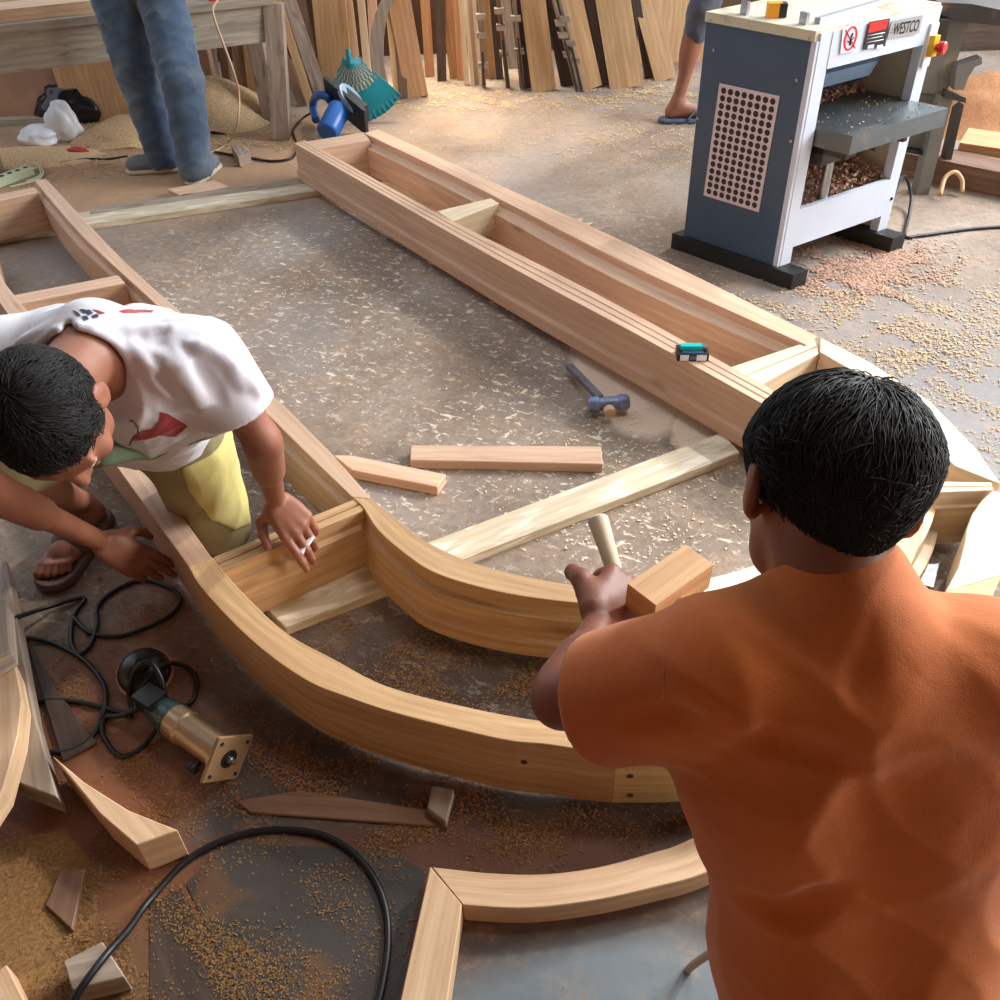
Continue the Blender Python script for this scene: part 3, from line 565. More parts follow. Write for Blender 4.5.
# ------------------------------------------------------------------ boards leaning on the back wall
def lean(name, bx, by, tx, wpx, m, label, cat='board', t=.022, s=.2, group=None, y0=None, ht=1.9, twist=0., wt=None):
    b = P(bx, by, 0); sl = s; top = PY(tx, 0, b[1], sl); d = (top-b)/(top[2]); 
    wB = wpx/FPX*((b-O) @ FW)
    top = b+d*ht; ac = nz(XA*math.cos(twist)+np.array([0, 1, 0])*math.sin(twist)); n = nz(np.cross(top-b, ac)); ac = nz(np.cross(n, top-b))
    c = (b+top)/2+n*0; return box(name, c, (top-b)/2, ac*wB/2, n*t/2, m, None, .002, label=label, cat=cat, group=group)
G = 'boards leaning on the back wall'
LB = [
 (214, 100, 206, 13, 'grey_wood', 'grey board leaning behind the bench, leftmost gap under the bench apron'),
 (231, 106, 216, 8, 'brown_wood', 'thin brown stick leaning under the bench, left of the tan pair'),
 (246, 111, 231, 11, 'brown_wood', 'brown board under the bench, darker neighbour of the tan one'),
 (255, 110, 242, 8, 'tan', 'tan board under the bench seen between two brown ones'),
 (268, 113, 256, 8, 'pale', 'pale narrow board nearest the bench leg on its left'),
 (303, 106, 262, 9, 'brown_wood', 'dark narrow board just right of the bench leg, steeply slanted'),
 (310, 101, 277, 8, 'tan', 'tan narrow board slanting right of the bench leg'),
 (322, 96, 289, 13, 'grey_wood', 'broad greyish board slanting above the saw handle'),
 (316, 92, 300, 12, 'brown_wood', 'brown board half hidden above the circular saw'),
 (338, 92, 329, 32, 'tan', 'wide plain tan board directly above the blue circular saw'),
 (356, 90, 345, 14, 'teak', 'tan board leaning just above the teal rake socket'),
 (369, 86, 361, 7, 'pale', 'narrow pale board left of the curved timber'),
 (376, 84, 372, 9, 'teak_pink', 'pinkish board partly behind the curved timber'),
 (397, 98, 388, 6, 'tan', 'thin strip between curved timber and the wide orange board'),
 (404, 98, 396, 8, 'brown_wood', 'brown edge-on board left of the wide orange board'),
 (417, 97, 399, 22, 'orange_board', 'wide orange-tan board with a slanting foot beside the bright gap'),
 (430, 76, 425, 9, 'orange_board', 'short sunlit orange stick in the bright gap'),
 (442, 81, 440, 9, 'dark_wood', 'dark upright post between the bright gap and the sunlit boards'),
 (456, 78, 447, 12, 'orange_board', 'glowing orange board right of the dark post'),
 (461, 80, 456, 6, 'orange_board', 'narrow glowing strip next to the orange board'),
 (467, 85, 461, 5, 'pale', 'thin pale strip, first of the sunlit slats'),
 (473, 86, 465, 4, 'pale', 'very thin bright slat between two tan ones'),
 (477, 84, 469, 6, 'teak_pink', 'pinkish slat left of the first pipe clamp'),
 (481, 85, 474, 4, 'pale', 'bright slat touching the first pipe clamp'),
 (492, 78, 484, 14, 'tan', 'plain tan plank behind the first pipe clamp'),
 (500, 79, 493, 7, 'dark_wood', 'dark narrow board between tan plank and rusty pipe clamp'),
 (513, 68, 505, 10, 'grey_wood', 'short grey weathered plank hanging above the floor line'),
 (526, 88, 518, 12, 'dark_wood', 'dark board left of the wide pale plank'),
 (544, 91, 533, 24, 'tan', 'wide light tan plank in the middle of the back row'),
 (568, 86, 551, 14, 'dark_wood', 'dark curved-looking board right of the wide light plank'),
 (592, 88, 572, 20, 'tan', 'tan plank right of the double pipe clamps'),
 (603, 86, 588, 14, 'dark_wood', 'almost black strip standing for the shaded gap between the tan plank and widest yellow plank'),  # dark strip put in for the shade between two planks
 (627, 88, 613, 33, 'teak_yellow', 'widest yellowish plank of the back row'),
 (649, 78, 636, 8, 'dark_wood', 'dark gap board right of the widest yellow plank'),
]
random.seed(3)
for i, (bx, by, tx, w, m, l) in enumerate(LB):
    o = lean('leaning_board', bx, by, tx, w, M[m], l, group=G, t=.02+.012*random.random(), s=.17+.02*(i % 3), ht=1.5+.15*random.random(), twist=random.uniform(-.15, .15))
    if i == 26: o.location.z += .0
# plank leaning the other way
b = P(666, 80, 0); t = b+np.array([-.26, .25, .75]); bar('leaning_board', b, t, .12, .03, M['teak_yellow'], up=(0, -1, .3), label='yellow plank tilted to the left, foot beside the bare leg', cat='board', group=G)
b = P(672, 62, 0)+np.array([0, .05, 0]); box('plywood_panel', b+Z*.26, (.21, 0, 0), (0, .012, .0), (0, .05, .26), M['teak_yellow'], label='square yellow-brown panel propped behind the tilted plank', cat='panel')
for i, (x, l) in enumerate(((655, 'upright stick rising behind the square panel, nearest the tilted plank'), (680, 'pale upright stick rising behind the square panel, middle'), (693, 'brown upright stick behind the square panel, nearest the grey trousers'))):
    b = P(x, 56, 0)+np.array([0, .2, 0]); bar('leaning_board', b, b+np.array([-.03, .2, 1.6]), .05, .03, M[('brown_wood', 'tan', 'grey_wood')[i]], up=(0, -1, 0), label=l, cat='board', group=G)
# curved timber
cvp = [P(385, 100, 0), PY(378, 66, P(385, 100, 0)[1], .12), PY(377, 42, P(385, 100, 0)[1], .13), PY(380, 20, P(385, 100, 0)[1], .14), PY(388, 0, P(385, 100, 0)[1], .14), PY(404, -26, P(385, 100, 0)[1], .14)]
Cc = crom(cvp, 16); A_ = Cc-XA*.035; B_ = Cc+XA*.035; V = []; F = []
for i in range(16):
    for q, dy in ((A_[i], -.02), (B_[i], -.02), (B_[i], .02), (A_[i], .02)): V.append(q+np.array([0, dy, 0]))
for i in range(15):
    for j in range(4): F.append((i*4+j, i*4+(j+1) % 4, (i+1)*4+(j+1) % 4, (i+1)*4+j))
F += [(0, 1, 2, 3)[::-1], (60, 61, 62, 63)]
bm = bmesh.new(); vs = [bm.verts.new(v) for v in V]; [bm.faces.new([vs[k] for k in f]) for f in F]
from_bm('curved_timber', bm, M['grey_wood'], None, Z, label='curved grey arch timber leaning upright among the straight boards', cat='timber')
# pipe clamps
def clamp(bx, by, tx, m, cols, label, s=.1):
    b = P(bx, by, 0)-np.array([0, .03, 0]); tp = PY(tx, 0, b[1], s); d = nz(tp-b); g = thing('pipe_clamp', label, 'clamp', b, 'pipe clamps leaning against the boards')
    tube('pipe', [b, b+d*1.3], .012, m, g, spline=False)
    for c in cols: box('clamp_jaw', b+d*c+np.array([0, -.012, 0]), XA*.026, np.array([0, .016, 0]), d*.014, M['grey_wood'], g, .004)
    lathe('screw', b+d*.02+np.array([0, -.03, 0]), d, [(0, .006), (cols[0]+.05, .006)], M['dark_metal'], g, 8)
clamp(484, 86, 480, M['grey_wood'], (.12, .27, .36), 'leftmost pale pipe clamp with three jaws on the tan plank')
clamp(508, 86, 498, M['brown_wood'], (.18, .31, .39), 'rusty brown pipe clamp left of the short grey plank')
clamp(523, 88, 514, M['grey_wood'], (.2, .36), 'thin grey pipe clamp right of the short grey plank')
clamp(577, 90, 554, M['grey_wood'], (.2, .3, .36), 'left pipe clamp of the pair right of the wide light plank')
clamp(582, 90, 560, M['grey_wood'], (.17, .26, .38), 'right pipe clamp of the pair right of the wide light plank')
# low wall and workbench at the left
yw = P(20, 130, 0)[1]
M['plaster'] and slab('wall_left', -4.3, -1.42, yw+.12, yw+.2, 0, .75, M['plaster'])
slab('trim_1', -4.3, -2.2, yw+.06, yw+.118, 0, .035, M['bench'])
box('plywood_panel', (P(98, 128, 0)[0], yw+.09, .27), (.18, 0, 0), (0, .01, 0), (0, 0, .27), M['teak_yellow'], label='tan plywood panel standing behind the black bag under the bench', cat='panel')
wb = thing('workbench', 'long grey weathered workbench along the back left with deep apron', 'workbench', P(281, 138, 0))
zt = .60; zb = .44
A1 = P(268, 4, zt); A0 = P(-60, 40, zt); dr = nz(A1-A0); nr = nz(np.cross(Z, dr)); 
if nr[1] < 0: nr = -nr
box('apron', (A0+A1)/2-Z*.08+nr*.02, (A1-A0)/2, nr*.02, Z*.08, M['bench'], wb)
box('bench_top', (A0+A1)/2+Z*.017+nr*.19, (A1-A0)/2+dr*.02, nr*.21, Z*.017, M['bench'], wb)
lb = P(282, 138, 0); bar('leg', lb, A1+nr*.02+dr*.03-Z*.0, .085, .085, M['grey_wood'], wb, up=(0, -1, 0))
lb2 = lb+nr*.30; bar('leg', lb2, lb2+Z*.6-dr*.02, .08, .08, M['grey_wood'], wb, up=(0, -1, 0))
L3 = A0+dr*.0; bar('leg', L3*[1, 1, 0]+nr*.05, L3+nr*.05-Z*.0, .08, .08, M['grey_wood'], wb, up=(0, -1, 0))
box('bench_board', (A0+A1)/2-dr*.52+Z*.060+nr*.10, dr*.72, nr*.08, Z*.025, M['teak'], label='pale sawn board lying on the left end of the workbench, nearer one', cat='board')
box('bench_board', (A0+A1)/2-dr*.62+Z*.066+nr*.29, dr*.72, nr*.09, Z*.030, M['pale'], label='thick pale board lying behind the other on the workbench', cat='board')
rc = A1+Z*.045-dr*.17+nr*.06; box('folded_rag', rc, dr*.09, nr*.05, Z*.010, M['red'], label='folded red rag on the workbench above the hanging cord', cat='cloth', bev=.008)
tube('hanging_cord', [rc+nr*-.075-dr*.05+Z*.0, D(213, 12, 4.1), D(222, 40, 4.15), D(233, 70, 4.2), D(239, 95, 4.3), D(237, 125, 4.35), P(229, 142, .01), P(215, 151, .008), P(203, 155, .008)], .005, M['beige_cable'], label='thin beige cord hanging from the workbench down to the floor', cat='cord')
# ------------------------------------------------------------------ thickness planer
pl = thing('thickness_planer', 'blue and white thickness planer standing on black timber feet', 'planer', P(777, 267, 0))
C0 = P(777, 267, .06); C1 = P(684, 235, .06); C2 = P(886, 228, .06)
e1 = nz((C1-C0)*[1, 1, 0]); e2 = nz((C2-C0)*[1, 1, 0]); W1 = np.linalg.norm(C1-C0); W2 = np.linalg.norm(C2-C0)
def pp(u, v, z): return C0+e1*u+e2*v+Z*(z)          # u back along the blue side, v along the white front, z up from the feet
def pbox(name, u0, u1, v0, v1, z0, z1, m, bev=.003, parent=pl, **k):
    return box(name, pp((u0+u1)/2, (v0+v1)/2, (z0+z1)/2), e1*(u1-u0)/2, e2*(v1-v0)/2, Z*(z1-z0)/2, m, parent, bev, **k)
HP = .775
pbox('side_panel', .018, W1, 0, .012, .0, HP-.03, M['blue_paint'])
pbox('side_panel', .0, .018, .0, .012, .0, HP-.03, M['white_paint'], 0)
pbox('front_post', -.002, .03, .012, .062, 0, HP-.008, M['white_paint'])
pbox('front_post', -.002, .03, W2-.05, W2, 0, HP-.008, M['white_paint'])
pbox('front_rail', -.004, .02, .062, W2-.05, HP-.118, HP-.008, M['white_paint'], .002)
pbox('lower_panel', -.002, .016, .062, W2-.05, .06, .20, M['white_paint'])
pbox('inner_panel', .02, W1, W2-.02, W2-.008, 0, HP-.031, M['cream_paint'])
pbox('back_panel', W1-.012, W1, .012, W2-.02, 0, HP-.05, M['cream_paint'])
pbox('top_cover', .006, W1+.004, -.004, W2+.004, HP-.03, HP, M['cream_paint'], .004)
pbox('chip_tray', .02, W1-.02, .02, W2-.03, .16, .175, M['cream_paint'])
# cutter housing (curved dark blue hood)
V = []; F = []; prof = []
for i in range(9):
    a = math.radians(-20+i*22); prof.append((.20+.11*math.cos(a), HP-.21+.09*math.sin(a)))
prof = [(.05, HP-.10)]+[(.04, HP-.15), (.06, HP-.20), (.12, HP-.235), (.2, HP-.26), (.33, HP-.26), (.34, HP-.10)]
n = len(prof)
for v in (.03, W2-.20):
    for u, z in prof: V.append(pp(u, v, z))
for i in range(n): F.append((i, (i+1) % n, n+(i+1) % n, n+i))
F += [tuple(range(n))[::-1], tuple(range(n, 2*n))]
bm = bmesh.new(); vs = [bm.verts.new(v) for v in V]; [bm.faces.new([vs[k] for k in f]) for f in F]; bevel(bm, .008, 2)
M['hood'] = mat('glossy_navy_hood', (24, 52, 88), .25, var=.1)
from_bm('cutter_hood', bm, M['hood'], pl, e2)
# table (cast iron bed sticks out in front)
TZ = .475
pbox('bed', -.13, W1-.03, .07, W2-.035, TZ-.06, TZ, M['cast_iron'], .004)
pbox('bed_bracket', -.02, .12, .10, .27, TZ-.13, TZ-.06, M['dark_metal'])
for v in (.10, .24, .38): pbox('bed_rib', -.10, .16, v, v+.02, TZ-.09, TZ-.06, M['dark_metal'])
lathe('lead_screw', pp(.03, .21, .18), Z, [(0, .018), (TZ-.24, .018)], M['steel'], pl, 14)
bm = bmesh.new()
# black timber feet
for v0, nm in ((.02, 'a'), (W2-.035, 'b')):
    box('foot_beam', C0+e1*(W1/2-.02)+e2*v0-Z*.03, e1*(W1/2+.06), e2*.036, Z*.03, M['black_paint'], pl, .003)
# perforated vent with its dots
def side_pt(s, t): # s 0..1 left->right in view on blue side, t 0..1 top->bottom
    return None
def onside(px, py):      # hit the blue side plane
    n = np.cross(e1, Z); d = ray(px, py); t = ((C0-O) @ n)/(d @ n); return O+d*t
q00, q10, q11, q01 = onside(720, 83), onside(780, 96), onside(759, 212), onside(704, 195)
nside = nz(np.cross(e1, Z)); nside = nside if nside @ (O-C0) > 0 else -nside
bm = bmesh.new(); f = [bm.verts.new(q+nside*.001) for q in (q00, q10, q11, q01)]; g = [bm.verts.new(q+nside*.003) for q in (q00, q10, q11, q01)]
bm.faces.new(g); [bm.faces.new((f[i], f[(i+1) % 4], g[(i+1) % 4], g[i])) for i in range(4)]
vent = from_bm('vent_grille', bm, M['pinkdot'], pl, None)
bm = bmesh.new()
for j in range(15):
    for i in range(8):
        a, b = (i+.5)/8*.94+.03, (j+.5)/15*.96+.02
        c = (q00*(1-a)+q10*a)*(1-b)+(q01*(1-a)+q11*a)*b+nside*.0035
        vs = [bm.verts.new(c+.0105*(math.cos(k*math.pi/6)*e1+math.sin(k*math.pi/6)*Z)) for k in range(12)]; bm.faces.new(vs)
from_bm('vent_holes', bm, M['dot'], vent, None)
for px, py in ((711, 20), (810, 38), (698, 118), (791, 141), (797, 80), (714, 50)):
    lathe('bolt', onside(px, py), nside, [(0, .006), (.004, .005)], M['steel'], pl, 10)
# front stickers and lettering
nf = nz(np.cross(e2, Z)); nf = nf if nf @ (O-C0) > 0 else -nf
def onfront(px, py, off=.0045):
    off = off+.003
    n = nf; c = C0+nf*off; d = ray(px, py); t = ((c-O) @ n)/(d @ n); return O+d*t
def patch(name, px, m, off=.005, parent=pl, **k):
    bm = bmesh.new(); bm.faces.new([bm.verts.new(onfront(x, y, off)) for x, y in px]); bm.faces.ensure_lookup_table()
    r = bmesh.ops.extrude_face_region(bm, geom=bm.faces[:]); 
    for v in [e for e in r['geom'] if isinstance(e, bmesh.types.BMVert)]: v.co += Vector(nf*.0006)
    return from_bm(name, bm, m, parent, None, **k)
def ring(name, cx, cy, rx, ry, w, m, off=.006, parent=pl, sk=.25):
    bm = bmesh.new(); A = []; B = []
    for k in range(28):
        t = k/28*2*math.pi; x, y = math.cos(t), math.sin(t)
        A.append(bm.verts.new(onfront(cx+rx*x-sk*ry*y, cy+ry*y, off))); B.append(bm.verts.new(onfront(cx+(rx-w)*x-sk*(ry-w)*y, cy+(ry-w)*y, off)))
    for k in range(28): bm.faces.new((A[k], A[(k+1) % 28], B[(k+1) % 28], B[k]))
    return from_bm(name, bm, m, parent, None)
st1 = patch('warning_sticker', [(843, 27), (860, 24), (856, 51), (840, 54)], M['white_paint'], .0046)
ring('prohibition_ring', 850.5, 38.5, 6.4, 12.5, 2.2, M['red'], .0056, st1)
tube('prohibition_bar', [onfront(846, 30, .006), onfront(855, 48, .006)], .0016, M['red'], st1, spline=False)
tube('hand_symbol', [onfront(850, 45, .006), onfront(851, 38, .006), onfront(853, 33, .006)], .003, M['blk'], st1, spline=False)
tube('hand_symbol', [onfront(847.5, 41, .006), onfront(850, 43, .006), onfront(854, 37, .006)], .0016, M['blk'], st1, spline=False)
st2 = patch('rating_label', [(869, 22, ), (890, 18), (885, 46), (863, 50)], M['blk'], .0052)
patch('label_title', [(870, 23), (889, 19), (886, 29), (868, 33)], M['red'], .006, st2, label='red heading')
for k, (y, s) in enumerate(((34.5, 1), (38, .9), (41.5, 1))): tube('text_line', [onfront(868-k*.8, y+1.2, .0062), onfront(868+17*s-k*.8, y-2, .0062)], .0011, M['white'], st2, spline=False)
for x in (868, 877): patch('text_box', [(x, 45.5), (x+6, 44.3), (x+5.6, 47.6), (x-.6, 48.8)], M['white'], .0062, st2)
st3 = patch('name_plate', [(892, 21), (923, 15), (919, 33), (887, 39)], M['sign_grey'], .0052)
def text3d(name, body, origin, xdir, ydir, size, m, parent, th=.0006, shear=0.):
    cu = bpy.data.curves.new(name, 'FONT'); cu.body = body; cu.size = 1.; cu.offset = .012; o = bpy.data.objects.new(name, cu); COL.objects.link(o)
    dg = bpy.context.evaluated_depsgraph_get(); dg.update(); me = o.evaluated_get(dg).to_mesh(); V = np.array([v.co[:] for v in me.vertices]); F = [list(p.vertices) for p in me.polygons]
    o.evaluated_get(dg).to_mesh_clear(); bpy.data.objects.remove(o); bpy.data.curves.remove(cu)
    W = V[:, 0].max()-V[:, 0].min(); V[:, 0] -= V[:, 0].min(); Hh = V[:, 1].max(); n = nz(np.cross(xdir, ydir))
    Q = np.array([np.array(origin)+np.array(xdir)*(v[0]/W)+np.array(ydir)*(v[1]/Hh)+n*th for v in V])
    return link(name, Q, F, m, parent)
o1 = onfront(892, 35.2, .0062); text3d('lettering', 'WESTCO', o1, onfront(917.5, 30.6, .0062)-o1, onfront(895, 23.3, .0062)-o1, 1, M['blk'], st3)
for i in range(3): tube('text_line', [onfront(891-i*.5, 29+i*2., .0062)]*1+[onfront(897-i*.5, 28+i*2., .0062)], .0006, M['blk'], st3, spline=False)
# emergency switch
sw = pbox('switch_plate', -.012, -.002, W2-.045, W2-.008, HP-.19, HP-.055, M['white'])
pbox('switch_box', -.03, -.012, W2-.04, W2-.014, HP-.155, HP-.09, M['yellow_plastic'], .003, label='yellow switch box')
lathe('stop_button', pp(-.03, W2-.022, HP-.125), -e1, [(0, .010), (.008, .010), (.009, .019), (.026, .021), (.030, .017)], M['red'], pl, 18, label='red stop button')
# things on top of the planer
tp = pp(.30, .16, HP)
bar('roller_bar', D(817, 22, ((pp(.05, .09, HP)-O) @ FW)), D(905, -4, ((pp(.3, .5, HP)-O) @ FW)), .02, .025, M['steel'], pl, bev=.003)
bar('bracket', pp(.09, .045, HP), pp(.09, .045, HP+.035), .03, .012, M['steel'], pl, up=e2, bev=.002)
bar('bracket', pp(.30, .04, HP), pp(.30, .04, HP+.04), .03, .012, M['steel'], pl, up=e2, bev=.002)
tm = thing('tape_measure', 'yellow and black tape measure lying on top of the planer', 'tape measure', pp(.2, .06, HP))
tcn = D(797, 2, ((pp(.2, .06, HP)-O) @ FW)); tcn = pp(.215, .065, HP+.022)
box('case', tcn, nz(RT*[1, 1, 0])*.022, nz(np.cross(Z, RT))*.016, Z*.022, M['orange_plastic'], tm, .008)
box('grip', tcn+nz(RT*[1, 1, 0])*.026, nz(RT*[1, 1, 0])*.012, nz(np.cross(Z, RT))*.017, Z*.02, M['black_plastic'], tm, .007)
tube('power_cable', [pp(-.004, W2-.02, .12), P(904, 176, .14), P(911, 195, .05), P(909, 215, .01), P(905, 236, .007), P(918, 236, .007), P(940, 233, .007), P(970, 229, .007), P(1010, 226, .007), P(1060, 222, .007)], .0065, M['black_rubber'], label='dark cable hanging from the planer and running off right', cat='cable')
# ------------------------------------------------------------------ grey jointer behind the planer, log pile and table at the right
jt = thing('jointer', 'grey steel jointer stand behind the planer at the right edge', 'machine', P(915, 192, 0))
jb = P(922, 195, 0); 
def jx(px, py, off=0.): return PY(px, py, jb[1]+off, 0)
def jq(name, px, m, th=.05, off=0.):
    V = [jx(x, y, off) for x, y in px]; W = [v+np.array([0, th, 0]) for v in V]; bm = bmesh.new(); a = [bm.verts.new(v) for v in V]; b = [bm.verts.new(v) for v in W]; n = len(V)
    bm.faces.new(a); bm.faces.new(b[::-1]); [bm.faces.new((a[i], b[i], b[(i+1) % n], a[(i+1) % n])) for i in range(n)]; bevel(bm, .003)
    return from_bm(name, bm, m, jt, None)
jq('stand_leg', [(940, 95), (953, 98), (928, 197), (916, 196)], M['grey_paint'], .06)
jq('stand_leg', [(957, 110), (964, 105), (948, 175), (941, 178)], M['dark_metal'], .05, .12)
jq('stand_body', [(936, 18), (970, 20), (946, 95), (918, 93)], M['grey_paint'], .3, .03)
jq('stand_panel', [(918, 94), (944, 95), (930, 152), (904, 150)], M['grey_paint'], .03, .06)
jq('stand_rail', [(903, 148), (932, 153), (931, 157), (902, 152)], M['black_paint'], .03, .03)
jq('lever', [(946, 90), (966, 98), (966, 103), (944, 98)], M['dark_metal'], .03, -.03)
jq('fence_bracket', [(957, 66), (982, 58), (982, 64), (975, 67), (968, 78), (964, 90), (954, 90)], M['grey_paint'], .05, -.02)
jq('column', [(936, 20), (950, 20), (944, 50), (938, 56)], M['dark_metal'], .04, -.05)
jq('infeed_table', [(938, 2), (972, 4), (1040, 18), (1040, 30), (962, 22), (938, 14)], M['dark_metal'], .35, -.02)
# things on the right: planks and logs in the sawdust
lp = [((905, 158), (1060, 190), .10, 'long thick brown plank on the floor behind the jointer leg', 'plank', 'brown_wood'), ((960, 150), (1080, 168), .13, 'sawdust covered squared log at the right edge', 'log', 'orange_board'), ((940, 175), (1060, 205), .03, 'thin reddish batten on the floor right of the jointer foot', 'batten', 'brown_wood')]
for a, b, t, l, c, m in lp:
    bar('ground_'+c, P(a[0], a[1], t/2), P(b[0], b[1], t/2), t*1.6, t, M[m], label=l, cat=c, bev=.006)
tube('wood_offcut_ring', [P(940, 195, .02), P(945, 178, .07), P(955, 172, .09), P(962, 180, .06), P(962, 192, .02)], .009, M['tan'], label='curled strip of bark at the foot of the jointer', cat='bark strip')
tb = P(985, 62, 0); box('stacked_plank', np.array([tb[0]+.6, tb[1]+.45, .56]), (.65, 0, 0), (0, .35, 0), (0, 0, .02), M['orange_board'], label='orange-brown plank stack edge at the top right corner', cat='plank')
box('filler_block', np.array([tb[0]+.55, tb[1]+.5, .27]), (.6, 0, 0), (0, .28, 0), (0, 0, .268), M['dark_wood'], label='dark block added to darken the space under the plank at the top right corner', cat='block')  # added block that keeps the area beneath the plank dark
# ------------------------------------------------------------------ implicit surfaces for bodies and clothes
def cone(a, b, ra, rb, k=.02, mode='u'):
    a, b = np.array(a, float), np.array(b, float); R = max(ra, rb); lo = np.minimum(a, b)-R; hi = np.maximum(a, b)+R; ab = b-a; L2 = max(ab @ ab, 1e-9)
    def f(X, Y, Zz):
        px, py, pz = X-a[0], Y-a[1], Zz-a[2]; t = np.clip((px*ab[0]+py*ab[1]+pz*ab[2])/L2, 0, 1)
        return np.sqrt((px-t*ab[0])**2+(py-t*ab[1])**2+(pz-t*ab[2])**2)-(ra+(rb-ra)*t)
    return (f, lo, hi, k, mode)
def ell(c, r, ax=None, k=.02, mode='u'):
    c = np.array(c, float); A = np.array(ax if ax is not None else np.eye(3), float); r = np.array(r, float); R = np.sqrt(((A.T**2)*(r**2)).sum(1)) if ax is not None else r
    def f(X, Y, Zz):
        px, py, pz = X-c[0], Y-c[1], Zz-c[2]; q = [(px*A[i, 0]+py*A[i, 1]+pz*A[i, 2])/r[i] for i in range(3)]
        k0 = np.sqrt(q[0]**2+q[1]**2+q[2]**2)+1e-6; k1 = np.sqrt((q[0]/r[0])**2+(q[1]/r[1])**2+(q[2]/r[2])**2)+1e-6; return k0*(k0-1)/k1
    return (f, c-R, c+R, k, mode)
def plane(p, n, k=.004):                 # cuts away everything on the +n side
    p = np.array(p, float); n = nz(n)
    return (lambda X, Y, Zz: -((X-p[0])*n[0]+(Y-p[1])*n[1]+(Zz-p[2])*n[2]), None, None, k, 's')
def evalf(ops, lo, hi, h, disp=None):
    g = [np.arange(lo[i], hi[i]+h, h, dtype=np.float32) for i in range(3)]; V = np.full([len(x) for x in g], 1., np.float32)
    for f, a, b, k, mode in ops:
        sl = []
        for i in range(3):
            if a is None: sl.append(slice(0, len(g[i]))); continue
            pad = k+.012+2*h; s, e = np.searchsorted(g[i], [a[i]-pad, b[i]+pad]); sl.append(slice(s, e))
        if any(s.stop <= s.start for s in sl): continue
        X, Y, Zz = g[0][sl[0]][:, None, None], g[1][sl[1]][None, :, None], g[2][sl[2]][None, None, :]
        d = f(X, Y, Zz).astype(np.float32); v = V[tuple(sl)]
        if mode == 'u': hh = np.maximum(k-np.abs(v-d), 0)/k; V[tuple(sl)] = np.minimum(v, d)-hh*hh*k*.25
        elif mode == 's': d = -d; hh = np.maximum(k-np.abs(v-d), 0)/k; V[tuple(sl)] = np.maximum(v, d)+hh*hh*k*.25
        elif mode == 'i': hh = np.maximum(k-np.abs(v-d), 0)/k; V[tuple(sl)] = np.maximum(v, d)+hh*hh*k*.25
    if disp is not None:
        m = np.nonzero(np.abs(V) < .03); V[m] += disp(g[0][m[0]], g[1][m[1]], g[2][m[2]]).astype(np.float32)
    return V, g
def nets(V, g, h):
    lo = np.array([x[0] for x in g]); S = V < 0; nx, ny, nz_ = V.shape
    acc = np.zeros((nx-1, ny-1, nz_-1, 3), np.float32); cnt = np.zeros((nx-1, ny-1, nz_-1), np.float32)
    c = [(i, j, k) for i in (0, 1) for j in (0, 1) for k in (0, 1)]
    def sub(A, o): return A[o[0]:nx-1+o[0], o[1]:ny-1+o[1], o[2]:nz_-1+o[2]]
    for o in c:
        for ax in range(3):
            if o[ax]: continue
            p = list(o); p[ax] = 1; a, b = sub(V, o), sub(V, p); cr = (a < 0) != (b < 0)
            idx = np.nonzero(cr); t = a[idx]/(a[idx]-b[idx]+1e-12)
            for d in range(3): acc[idx+(np.full(len(idx[0]), d),)] += (t if d == ax else o[d])
            cnt[idx] += 1
    act = np.nonzero(cnt > 0); vid = np.full(cnt.shape, -1, np.int64); vid[act] = np.arange(len(act[0]))
    P_ = acc[act]/cnt[act][:, None]+np.stack(act, 1); P_ = P_*h+lo; F = []
    for ax in range(3):
        o = [slice(1, -1)]*3; A = [slice(0, n) for n in V.shape]; 
        s0 = [slice(1, n-1) for n in V.shape]; s1 = list(s0); s0[ax] = slice(0, V.shape[ax]-1); s1[ax] = slice(1, V.shape[ax])
        a, b = S[tuple(s0)], S[tuple(s1)]; idx = np.nonzero(a != b); ins = a[idx]
        i = [idx[0]+(0 if ax == 0 else 1), idx[1]+(0 if ax == 1 else 1), idx[2]+(0 if ax == 2 else 1)]
        u, v = (ax+1) % 3, (ax+2) % 3; q = []
        for du, dv in ((1, 1), (0, 1), (0, 0), (1, 0)):
            w = [x.copy() for x in i]; w[u] -= du; w[v] -= dv; q.append(vid[w[0], w[1], w[2]])
        q = np.stack(q, 1); q[~ins] = q[~ins][:, ::-1]; F.append(q)
    F = np.concatenate(F); F = F[(F >= 0).all(1)]
    return P_, F
def smooth_mesh(P_, F, it=1, lam=.5):
    for _ in range(it):
        s = np.zeros_like(P_); n = np.zeros(len(P_), np.float32)
        for a, b in ((0, 1), (1, 2), (2, 3), (3, 0)):
            np.add.at(s, F[:, a], P_[F[:, b]]); np.add.at(n, F[:, a], 1); np.add.at(s, F[:, b], P_[F[:, a]]); np.add.at(n, F[:, b], 1)
        P_ = P_+lam*(s/np.maximum(n, 1)[:, None]-P_)
    return P_
def bounds(ops, pad=.02):
    lo = np.min([o[1] for o in ops if o[1] is not None and o[4] == 'u'], axis=0)-pad; hi = np.max([o[2] for o in ops if o[2] is not None and o[4] == 'u'], axis=0)+pad; return lo, hi
def blob(name, ops, h, m, parent, disp=None, box_=None, it=1, **k):
    lo, hi = box_ if box_ else bounds(ops); V, g = evalf(ops, lo, hi, h, disp); Pp, F = nets(V, g, h); Pp = smooth_mesh(Pp, F, it)
    return link(name, Pp, F, m, parent, True, **k)
